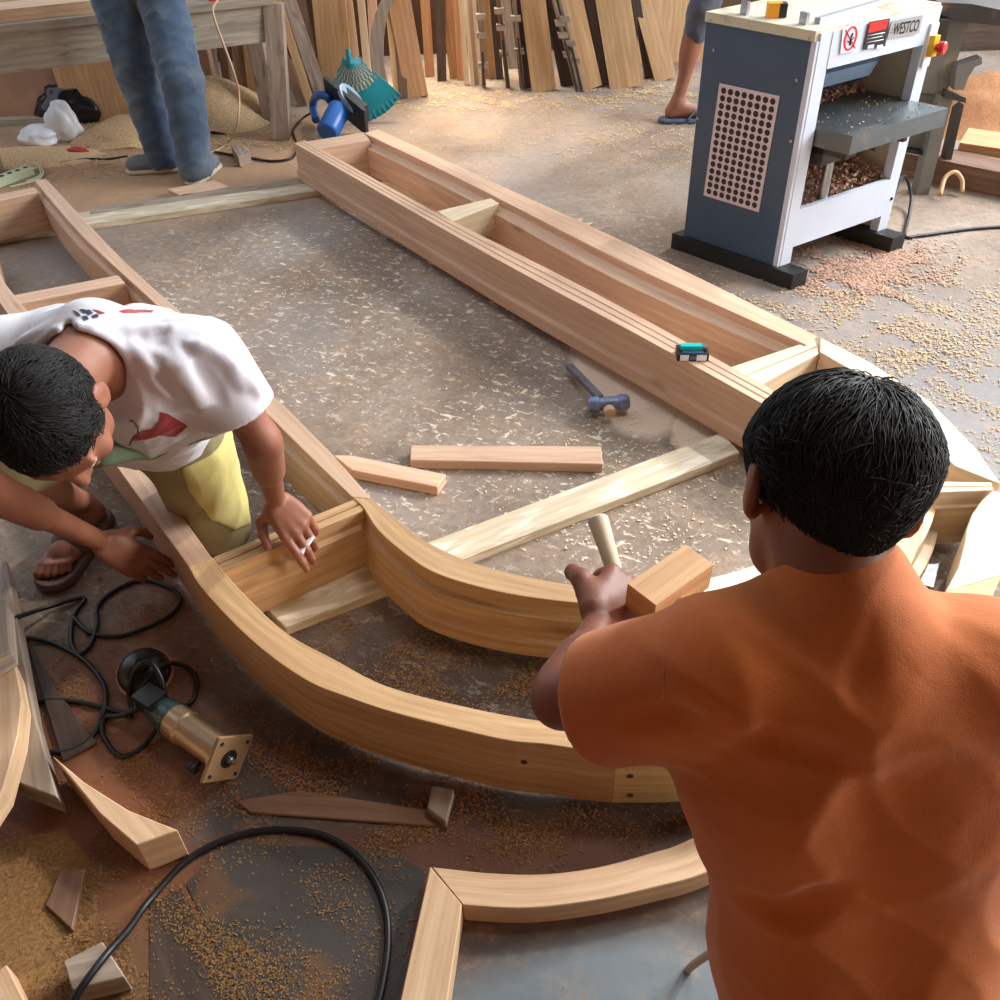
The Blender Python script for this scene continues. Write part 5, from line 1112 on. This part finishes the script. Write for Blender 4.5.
# prints on the shirt, laid onto its surface
def bvh_of(o): 
    w = Vector(WORLD[o.name]); return BVHTree.FromPolygons([v.co+w for v in o.data.vertices], [tuple(p.vertices) for p in o.data.polygons])
BV = bvh_of(shirt)
def printed(name, polys, m, parent, step=1.6, off=.0016):
    """polys: picture-space outlines of ink; each is filled with a fine grid and laid on the cloth"""
    V = []; F = []
    for poly in polys:
        xs = [p[0] for p in poly]; ys = [p[1] for p in poly]; idx = {}
        def inside(x, y):
            c = False; n = len(poly)
            for i in range(n):
                x1, y1 = poly[i]; x2, y2 = poly[(i+1) % n]
                if (y1 > y) != (y2 > y) and x < (x2-x1)*(y-y1)/(y2-y1)+x1: c = not c
            return c
        def vert(x, y):
            k = (round(x, 3), round(y, 3))
            if k not in idx:
                d = nz(ray(x, y)); h = BV.ray_cast(Vector(O), Vector(d), 3.)
                if h[0] is None: idx[k] = None
                else: idx[k] = len(V); V.append(np.array(h[0][:])-d*off)
            return idx[k]
        y = min(ys)
        while y < max(ys):
            x = min(xs)
            while x < max(xs):
                if inside(x+step/2, y+step/2):
                    q = [vert(x, y), vert(x, y+step), vert(x+step, y+step), vert(x+step, y)]
                    if None not in q and max(np.linalg.norm(V[q[0]]-V[q[i]]) for i in (1, 2, 3)) < .03: F.append(tuple(q))
                x += step
            y += step
    if F: return link(name, V, F, m, parent, True)
printed('chest_print', [[(160, 412), (168, 414), (188, 426), (176, 437), (160, 436), (146, 440), (131, 441), (133, 436), (141, 431), (152, 429), (159, 421)]], M['print_red'], shirt, .8)
printed('chest_outline', [[(130, 446), (133, 440), (139, 433), (138, 426), (132, 420), (129, 420), (129, 421), (133, 422), (137, 428), (137, 433), (131, 439), (128.5, 446)]], M['print_navy'], shirt, .5)
printed('back_lettering', [[(72, 310), (76, 311), (79, 313), (81, 316), (77, 316)], [(79, 309), (85, 309), (88, 313), (84, 313)], [(84, 310), (90, 309.5), (93, 313), (89, 315)], [(82, 316), (87, 315.5), (89, 319), (84, 321)], [(92, 315), (98, 313.5), (99, 317), (93, 318)]], M['print_navy'], shirt, .5)
printed('back_stripe', [[(92, 309), (98, 310), (106, 313), (101, 314)], [(118, 311), (126, 309), (154, 310), (152, 312.5), (124, 313)]], M['print_red'], shirt, .5)
# khaki knee-length trousers with a yellowish patch
hip_ = J['hipR']; th = kneR-hip_
kh = [cone(J['hipL'], J['hipR'], .105, .105, .04), cone(hip_, kneR+nz(th)*.005, .108, .082, .03), cone(J['hipL'], kneL, .10, .066, .03), cone(kneR, aR*.35+kneR*.65, .074, .062, .03), cone(kneR+np.array([.0, .0, .02]), kneR+np.array([.02, -.03, -.035]), .07, .04, .02)]
kh += [plane((0, 0, .012), (0, 0, -1), .004)]
kd = wr(51, 34, .005, True, n=5)
blob('trousers', kh, .006, M['khaki'], wm, kd)
pa = [cone(hip_+th*.2, kneR+nz(th)*.008, .112, .0865, .03), cone(kneR+np.array([.0, .0, .02]), kneR+np.array([.02, -.03, -.035]), .074, .044, .02), plane((0, 0, .016), (0, 0, -1), .004),
      (lambda f_: (f_[0], f_[1], f_[2], .006, 'i'))(ell(D(224, 483, 2.10), (.070, .34, .135), [RT, FW, UP], .006))]
pa[-1] = (pa[-1][0], None, None, .006, 'i')
blob('knee_patch', pa, .005, M['khaki_patch'], wm, kd, label='yellowish patch sewn over the knee')
blob('inner_shirt', [cone(D(104, 455, 1.74), D(150, 446, 1.82), .022, .024, .02), cone(D(150, 446, 1.82), D(215, 426, 1.90), .024, .022, .02)], .006, M['green_cloth'], wm, wr(61, 40, .004, True), label='sage green layer below the white hem')
# rubber slide on the left foot
h_ = nz((tL-aL)*[1, 1, 0]); s_ = np.cross(h_, Z); b0 = np.array([aL[0], aL[1], 0.])
blob('sandal_sole', [cone(b0-h_*.03+Z*.012, b0+h_*.17+Z*.012, .045, .054, .02), plane((0, 0, 0.001), (0, 0, -1), .003), plane((0, 0, .028), (0, 0, 1), .004), ell(b0+h_*.16+Z*.034, (.06, .044, .016), [h_, s_, Z], .004, 's')], .004, M['sandal'], wm)
blob('sandal_strap', [ell(b0+h_*.075+Z*.03, (.058, .054, .056), [h_, s_, Z], .01), plane((0, 0, 0.01), (0, 0, -1), .003), plane(b0+h_*.122, h_, .004), plane(b0+h_*.035, -h_, .004)], .004, M['sandal'], wm)
cg = P(307, 541, .19); bar('cigarette', P(301, 553, .185), P(313, 536, .20), .008, .008, M['white'], None, bev=.003, label='white cigarette held between the fingers resting on the crosspiece', cat='cigarette')
# ================================================================== the person in jeans at the back
jm = thing('person', 'person in faded blue jeans and grey shoes standing at the workbench', 'person', P(165, 180, 0))
fL, fR = P(160, 172, 0), P(204, 182, 0); up = Z
hpL = PY(118, 0, fL[1]+.05, .02)+0; d0 = np.array([0, 0, 1.])
pel = np.array([(fL[0]+fR[0])/2-.03, (fL[1]+fR[1])/2+.10, .84]); J = dict(neck=pel+np.array([0, .12, .52]), pelvis=pel, shL=pel+np.array([-.17, .1, .46]), shR=pel+np.array([.17, .1, .46]), hipL=pel+np.array([-.095, 0, 0]), hipR=pel+np.array([.095, 0, 0]))
kn1 = PY(136, 80, fL[1]+.0, 0); kn2 = PY(182, 86, fR[1], 0); k1 = np.array([kn1[0], fL[1]+.02, .44]); k2 = np.array([kn2[0], fR[1]+.02, .44])
a1 = fL+np.array([.03, .02, .09]); a2 = fR+np.array([-.03, .02, .09])
t1 = a1+np.array([-.19, -.02, -.08]); t2 = a2+np.array([.05, .18, -.08])
hcx = J['neck']+np.array([0, .08, .17]); hsx, hfx, hux = frame3(XA, np.array([0, .8, -.6]))
bo = torso_ops(J)+leg_ops(J['hipL'], k1, a1, t1)+leg_ops(J['hipR'], k2, a2, t2)+arm_ops(J['shL'], J['shL']+np.array([-.06, .12, -.24]), J['shL']+np.array([.0, .38, -.32]))+arm_ops(J['shR'], J['shR']+np.array([.06, .12, -.24]), J['shR']+np.array([.0, .38, -.32]))
for q, nm in ((-1, 'shL'), (1, 'shR')):
    w_ = J[nm]+np.array([.0, .38, -.32]); bo += hand(w_, w_+np.array([0, .08, -.02]), Z, -q, sc=1.)[0]
bo += [cone(J['neck'], hcx-hux*.05, .056, .052, .03)]+head_ops(hcx, hsx, hfx, hux)
blob('body', bo, .009, M['skin'], jm)
blob('hair', [ell(hcx+hux*.02-hfx*.015, (.086, .10, .095), [hsx, hfx, hux]), plane(hcx+nz(hfx*.8-hux*.6)*.04, hfx*.8-hux*.6, .01)], .008, M['hair'], jm, wr(3, 60, .004, True))
jo = [cone(J['hipL'], J['hipR'], .105, .105, .04), cone(J['hipL'], k1, .104, .088, .02), cone(k1, a1+np.array([0, 0, -.03]), .086, .080, .02), cone(J['hipR'], k2, .104, .090, .02), cone(k2, a2+np.array([0, 0, -.045]), .088, .080, .02), plane(pel+Z*.09, Z, .01), plane((0, 0, .022), -Z, .004)]
blob('jeans', jo, .008, M['jeans'], jm, lambda X, Y, Z_: wr(71, 32, .008, True, n=5)(X, Y, Z_*1.8))
blob('work_shirt', torso_ops(J, .015)+[cone(J['shL'], J['shL']+np.array([-.04, .08, -.17]), .068, .07, .03), cone(J['shR'], J['shR']+np.array([.04, .08, -.17]), .068, .07, .03), plane(pel+Z*.05, -Z, .006), ell(J['neck']+Z*.05, (.075, .075, .05), None, .01, 's')], .009, M['grey_pants'], jm, wr(72, 25, .006, True))
for (a_, t_) in ((a1, t1), (a2, t2)):
    h_ = nz((t_-a_)*[1, 1, 0]); g_ = np.array([a_[0], a_[1], 0.])
    blob('shoe', [cone(g_-h_*.03+Z*.05, g_+h_*.14+Z*.035, .046, .040, .03), cone(g_+Z*.08, g_-h_*.02+Z*.04, .05, .046, .03), plane((0, 0, .018), -Z, .003)], .006, M['grey_shoe'], jm)
    blob('shoe_sole', [cone(g_-h_*.03+Z*.012, g_+h_*.145+Z*.012, .048, .044, .02), plane((0, 0, .001), -Z, .003), plane((0, 0, .022), Z, .003)], .006, M['shoe_sole'], jm)
# ================================================================== the person behind the planer
bm_ = thing('person', 'person behind the planer with bare shin, rolled grey trousers and a flip-flop', 'person', P(700, 122, 0))
q0 = P(672, 122, 0); a1 = q0+np.array([.02, .0, .10]); k1 = PY(693, 45, a1[1]+.02, 0.0); k1 = a1+(k1-a1)*.40/max(.05, (k1-a1)[2]); pel = k1+np.array([.24, .08, .40]); J = dict(neck=pel+np.array([0, -.05, .52]), pelvis=pel, shL=pel+np.array([-.17, -.04, .46]), shR=pel+np.array([.17, -.04, .46]), hipL=pel+np.array([-.09, 0, 0]), hipR=pel+np.array([.09, 0, 0]))
k2 = pel+np.array([.13, -.06, -.38]); a2 = np.array([k2[0]+.02, k2[1]+.02, .10]); t1 = a1+np.array([.2, -.01, -.075]); t2 = a2+np.array([-.12, -.14, -.075])
hcx = J['neck']+np.array([0, -.05, .19]); hsx, hfx, hux = frame3(-XA, np.array([0, -.9, -.3]))
bo = torso_ops(J)+leg_ops(J['hipL'], k1, a1, t1, r=.92)+leg_ops(J['hipR'], k2, a2, t2, r=.92)+toes(a1, t1, 1)+toes(a2, t2, 1)
for q, nm in ((-1, 'shL'), (1, 'shR')):
    e_ = J[nm]+np.array([q*.07, .0, -.26]); w_ = e_+np.array([q*.0, -.1, -.22]); bo += arm_ops(J[nm], e_, w_)+hand(w_, w_+np.array([0, -.02, -.08]), np.array([q, 0, 0.]), -q)[0]
bo += [cone(J['neck'], hcx-hux*.05, .056, .052, .03)]+head_ops(hcx, hsx, hfx, hux)
blob('body', bo, .008, M['skin'], bm_)
blob('hair', [ell(hcx+hux*.02-hfx*.015, (.086, .10, .095), [hsx, hfx, hux]), plane(hcx+nz(hfx*.8-hux*.6)*.04, hfx*.8-hux*.6, .01)], .008, M['hair'], bm_, wr(3, 60, .004, True))
blob('trousers', [cone(J['hipL'], J['hipR'], .10, .10, .04), cone(J['hipL'], k1-nz(k1-J['hipL'])*.0, .095, .072, .02), cone(k1, k1+(a1-k1)*.22, .070, .064, .02), cone(J['hipR'], k2, .095, .072, .02), cone(k2, k2+(a2-k2)*.2, .07, .064, .02), plane(pel+Z*.09, Z, .01)], .007, M['grey_pants'], bm_, wr(81, 35, .006, True))
blob('shirt', torso_ops(J, .015)+[cone(J['shL'], J['shL']+np.array([-.05, 0, -.18]), .066, .07, .03), cone(J['shR'], J['shR']+np.array([.05, 0, -.18]), .066, .07, .03), plane(pel+Z*.04, -Z, .006), ell(J['neck']+Z*.05, (.075, .075, .05), None, .01, 's')], .009, M['jeans'], bm_, wr(82, 25, .006, True))
for (a_, t_) in ((a1, t1), (a2, t2)):
    h_ = nz((t_-a_)*[1, 1, 0]); g_ = np.array([a_[0], a_[1], 0.])
    blob('flip_flop', [cone(g_-h_*.05+Z*.01, g_+h_*.17+Z*.01, .042, .05, .02), plane((0, 0, .001), -Z, .003), plane((0, 0, .024), Z, .003)], .006, M['flipflop'], bm_)
    s_ = np.cross(h_, Z)
    tube('flip_flop_strap', [g_+h_*.05+s_*.045+Z*.02, g_+h_*.09+s_*.025+Z*.06, g_+h_*.14+Z*.045, g_+h_*.09-s_*.025+Z*.06, g_+h_*.05-s_*.045+Z*.02], .006, M['flipflop'], bm_)
# ------------------------------------------------------------------ sawdust heaps and shavings
def heap(name, px, py, rx, ry, hz, m, seed, label, rot=0.):
    r = np.random.default_rng(seed); c = P(px, py, 0); n = 46; V = []; F = []; k = r.normal(size=(6, 2))*9; ph = r.random(6)*6
    for j in range(n+1):
        for i in range(n+1):
            u, v = -1+2*i/n, -1+2*j/n; d = math.hypot(u, v); w = sum(math.sin(k[q][0]*u*.6+k[q][1]*v*.6+ph[q]) for q in range(6))/6
            z = hz*max(0, 1-(d*(1+.18*w))**1.5)*(1+.2*w)+r.normal()*hz*.012*(d < .95)-.002; x, y = u*rx, v*ry
            V.append((c[0]+x*math.cos(rot)-y*math.sin(rot), c[1]+x*math.sin(rot)+y*math.cos(rot), max(z, -.002)))
    for j in range(n):
        for i in range(n):
            q = (j*(n+1)+i, j*(n+1)+i+1, (j+1)*(n+1)+i+1, (j+1)*(n+1)+i)
            if max(V[a][2] for a in q) > 0: F.append(q)
    o = link(name, V, F, m, None, True, label=label, cat='sawdust', kind='stuff'); return o
def flakes(name, blobs, N_, size, m, seed, label, zf=None, curl=.5):
    """blobs: (x px, y px, sx, sy world spread, weight)"""
    r = np.random.default_rng(seed); w = np.array([b[4] for b in blobs]); w = w/w.sum(); V = np.zeros((N_*6, 3)); F = []
    ch = r.choice(len(blobs), N_, p=w); L = size*r.uniform(.4, 1.5, N_); W = L*r.uniform(.25, .7, N_); a = r.random(N_)*6.283; tl = r.normal(size=N_)*.35; cu = r.uniform(.1, 1, N_)*curl
    for i in range(N_):
        b = blobs[ch[i]]; c = P(b[0], b[1], 0)
        for _ in range(6):
            x = c[0]+r.normal()*b[2]; y = c[1]+r.normal()*b[3]
            if math.sin(x*23+math.sin(y*17)*2)+math.sin(y*29+math.sin(x*13)*2.5)+math.sin((x+y)*41)*.6+math.sin((x-y*1.3)*9)*.8 > r.normal()*.7: break
        z = (zf(x, y) if zf else 0)+.0015+abs(r.normal())*.0015
        ca, sa = math.cos(a[i]), math.sin(a[i])
        for j, t in enumerate((-.5, 0, .5)):
            zz = z+(.25-t*t)*cu[i]*L[i]*1.2+abs(math.sin(tl[i]))*L[i]*.3*(t+.5)
            for q in (-.5, .5): V[i*6+j*2+int(q > 0)] = (x+ca*t*L[i]-sa*q*W[i], y+sa*t*L[i]+ca*q*W[i], zz)
        k = i*6; F += [(k, k+1, k+3, k+2), (k+2, k+3, k+5, k+4)]
    return link(name, V, np.array(F), m, None, False, label=label, cat='shavings', kind='stuff')
heap('sawdust_heap', 218, 116, .36, .30, .19, M['shaving'], 1, 'big tan sawdust heap behind the jeans and below the bench')
heap('sawdust_heap', 132, 138, .30, .16, .12, M['shaving'], 2, 'tan sawdust slope between bags and jeans')
heap('sawdust_heap', 20, 158, .42, .17, .04, M['shaving'], 3, 'flat tan sawdust around the power strip')
heap('sawdust_heap', 985, 118, .45, .32, .22, M['shaving_o'], 5, 'orange sawdust bank at the right edge behind the jointer')
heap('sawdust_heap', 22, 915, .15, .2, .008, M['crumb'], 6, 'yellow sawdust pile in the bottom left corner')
flakes('wood_shavings', [(150, 150, .5, .14, 2), (240, 140, .22, .14, 1.2), (40, 165, .35, .15, 1.5), (120, 130, .2, .1, .8), (560, 100, .6, .10, 2), (430, 95, .2, .1, .9), (650, 95, .2, .08, .8)], 9000, .011, M['shaving'], 1, 'pale shavings scattered along the foot of the back boards and bench')
flakes('wood_shavings', [(690, 140, .28, .2, 1.5), (620, 140, .35, .3, .8), (880, 290, .2, .15, 2.2), (950, 330, .25, .28, 2.5), (985, 420, .12, .25, 1.2), (900, 350, .15, .15, 1), (760, 310, .15, .1, .6)], 8000, .008, M['shaving'], 2, 'pale shavings strewn over the floor in front of the planer and at the right')
flakes('wood_shavings', [(872, 262, .11, .09, 2), (850, 275, .1, .08, 1)], 7000, .011, M['shaving_r'], 3, 'reddish curled shavings under the planer')
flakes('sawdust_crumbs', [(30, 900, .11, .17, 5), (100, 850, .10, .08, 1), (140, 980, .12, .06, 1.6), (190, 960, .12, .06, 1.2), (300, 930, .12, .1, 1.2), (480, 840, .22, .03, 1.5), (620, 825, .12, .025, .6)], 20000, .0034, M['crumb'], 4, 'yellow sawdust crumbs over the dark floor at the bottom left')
flakes('sawdust_crumbs', [(60, 650, .1, .14, 2), (150, 620, .08, .08, 1.2), (200, 700, .12, .12, 1), (300, 760, .16, .05, 2), (400, 800, .15, .04, 1.5), (130, 760, .15, .08, 1)], 12000, .0038, M['shaving_o'], 5, 'orange sawdust crumbs around the router and below the big arch')
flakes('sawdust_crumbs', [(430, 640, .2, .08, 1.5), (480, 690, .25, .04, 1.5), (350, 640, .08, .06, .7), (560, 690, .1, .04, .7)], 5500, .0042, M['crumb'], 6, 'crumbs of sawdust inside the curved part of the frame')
flakes('sawdust_crumbs', [(500, 350, .5, .4, 1), (300, 300, .5, .4, 1), (640, 500, .25, .2, 1.2), (680, 400, .2, .2, .8)], 2200, .0055, M['pale'], 7, 'pale crumbs sprinkled over the open concrete inside the frame')
z0 = C0[2]+.178
o = flakes('planer_shavings', [(0, 0, 0, 0, 1)], 1, .01, M['shaving_r'], 8, 'x'); bpy.data.objects.remove(o)
def planer_chips(name, n, u0, u1, v0, v1, zz, hgt, m, label, size=.014):
    r = np.random.default_rng(n); V = []; F = []
    for i in range(n):
        u, v = r.uniform(u0, u1), r.uniform(v0, v1); cu_, cv = (u-u0)/(u1-u0), (v-v0)/(v1-v0); z = zz+r.random()*hgt*(.35+.65*math.sin(math.pi*cu_)**.5)
        c = pp(u, v, z); a = nz(r.normal(size=3)*[1, 1, .45]); b = nz(np.cross(a, r.normal(size=3))); L, W = size*r.uniform(.5, 1.2), size*r.uniform(.2, .5)
        k = len(V); V += [c-a*L/2-b*W/2, c+a*L/2-b*W/2, c+a*L/2+b*W/2, c-a*L/2+b*W/2]; F.append((k, k+1, k+2, k+3))
    return link(name, V, F, m, None, label=label, cat='shavings', kind='stuff')
planer_chips('planer_shavings', 5000, .025, W1-.03, .03, W2-.04, .176, .085, M['shaving_r'], 'pile of planed shavings inside the lower bay of the planer')
planer_chips('planer_shavings', 1500, .16, W1-.05, .08, W2-.05, TZ+.001, .03, M['shaving_r'], 'shavings lying on the planer bed behind the cutter')
planer_chips('planer_shavings', 130, -.12, .12, .08, W2-.05, TZ+.001, .002, M['shaving'], 'few pale chips sprinkled on the front of the planer bed', .008)
# ------------------------------------------------------------------ the unseen shed around it; ceiling and side wall extended to darken the foreground
slab('wall_right', 5.2, 5.3, -2.3, 2.4, 0, 3.3, M['plaster'])
slab('wall_front', -4.3, 5.3, -2.4, -2.3, 0, 3.3, M['plaster'])
slab('wall_side', -4.4, -4.3, -2.3, 3.0, 0, 3.3, M['plaster'])
slab('ceiling', -4.4, 5.3, -2.4, 2.7, 3.3, 3.38, M['roof'])
# ------------------------------------------------------------------ light
wd = bpy.data.worlds.new('World'); SC.world = wd; wd.use_nodes = True; N, L = nt(wd); bg = N['Background']
bg.inputs[0].default_value = (.80, .88, 1., 1); bg.inputs[1].default_value = 1.08
def area(name, loc, tgt, sx, sy, e, col, spread=180):
    l = bpy.data.lights.new(name, 'AREA'); l.shape = 'RECTANGLE'; l.size = sx; l.size_y = sy; l.energy = e; l.color = col; l.spread = math.radians(spread)
    o = bpy.data.objects.new(name, l); COL.objects.link(o); o.location = loc; o.rotation_euler = (Vector(tgt)-Vector(loc)).to_track_quat('-Z', 'Y').to_euler(); return o
area('door_light', (4.6, 3.6, 2.6), (0, 2, .2), 2.4, 2.0, 320, (.94, .97, 1))
area('gap_light', (-.25, 5.9, 1.3), (-.02, 5.3, 0), .4, .8, 20, (1, .84, .66), 80)
area('added_right_fill', (5.1, .3, 1.5), (.3, .5, .7), 1.2, 1.8, 62, (1, .95, .88), 120)  # added fill for the orange shirt's right side; the wall behind has no door
area('added_overhead_fill', (1.0, 1.9, 3.25), (.7, 1.2, 0), 1., .5, 9, (1, .96, .9), 110)  # added soft fill under the closed ceiling, lights shoulders and shirt folds
sun = bpy.data.lights.new('sun', 'SUN'); sun.energy = 1.3; sun.angle = math.radians(4); sun.color = (1, .95, .88); so_ = bpy.data.objects.new('sun', sun); COL.objects.link(so_)
so_.rotation_euler = (Vector((0, 0, 0))-Vector((1.6, 1.5, 1.5))).to_track_quat('-Z', 'Y').to_euler()
sp = bpy.data.lights.new('roof_gap', 'SPOT'); sp.energy = 250; sp.spot_size = math.radians(17); sp.spot_blend = .35; sp.shadow_soft_size = .04; sp.color = (1, .97, .93)
spo = bpy.data.objects.new('roof_gap', sp); COL.objects.link(spo); spo.location = (2.6, 3.3, 3.2); spo.rotation_euler = (Vector((.86, 1.72, .1))-spo.location).to_track_quat('-Z', 'Y').to_euler()
# ------------------------------------------------------------------ camera
cam = bpy.data.cameras.new('camera'); cam.sensor_width = 36; cam.sensor_height = 36; cam.lens = 36*FPX/1000; cam.clip_start = .05
co = bpy.data.objects.new('camera', cam); COL.objects.link(co); co.matrix_world = Matrix(((RT[0], UP[0], -FW[0], O[0]), (RT[1], UP[1], -FW[1], O[1]), (RT[2], UP[2], -FW[2], O[2]), (0, 0, 0, 1)))
SC.camera = co
SC.view_settings.view_transform = 'Standard'; SC.view_settings.look = 'None'; SC.view_settings.gamma = 1; SC.view_settings.use_curve_mapping = False; SC.view_settings.exposure = .3
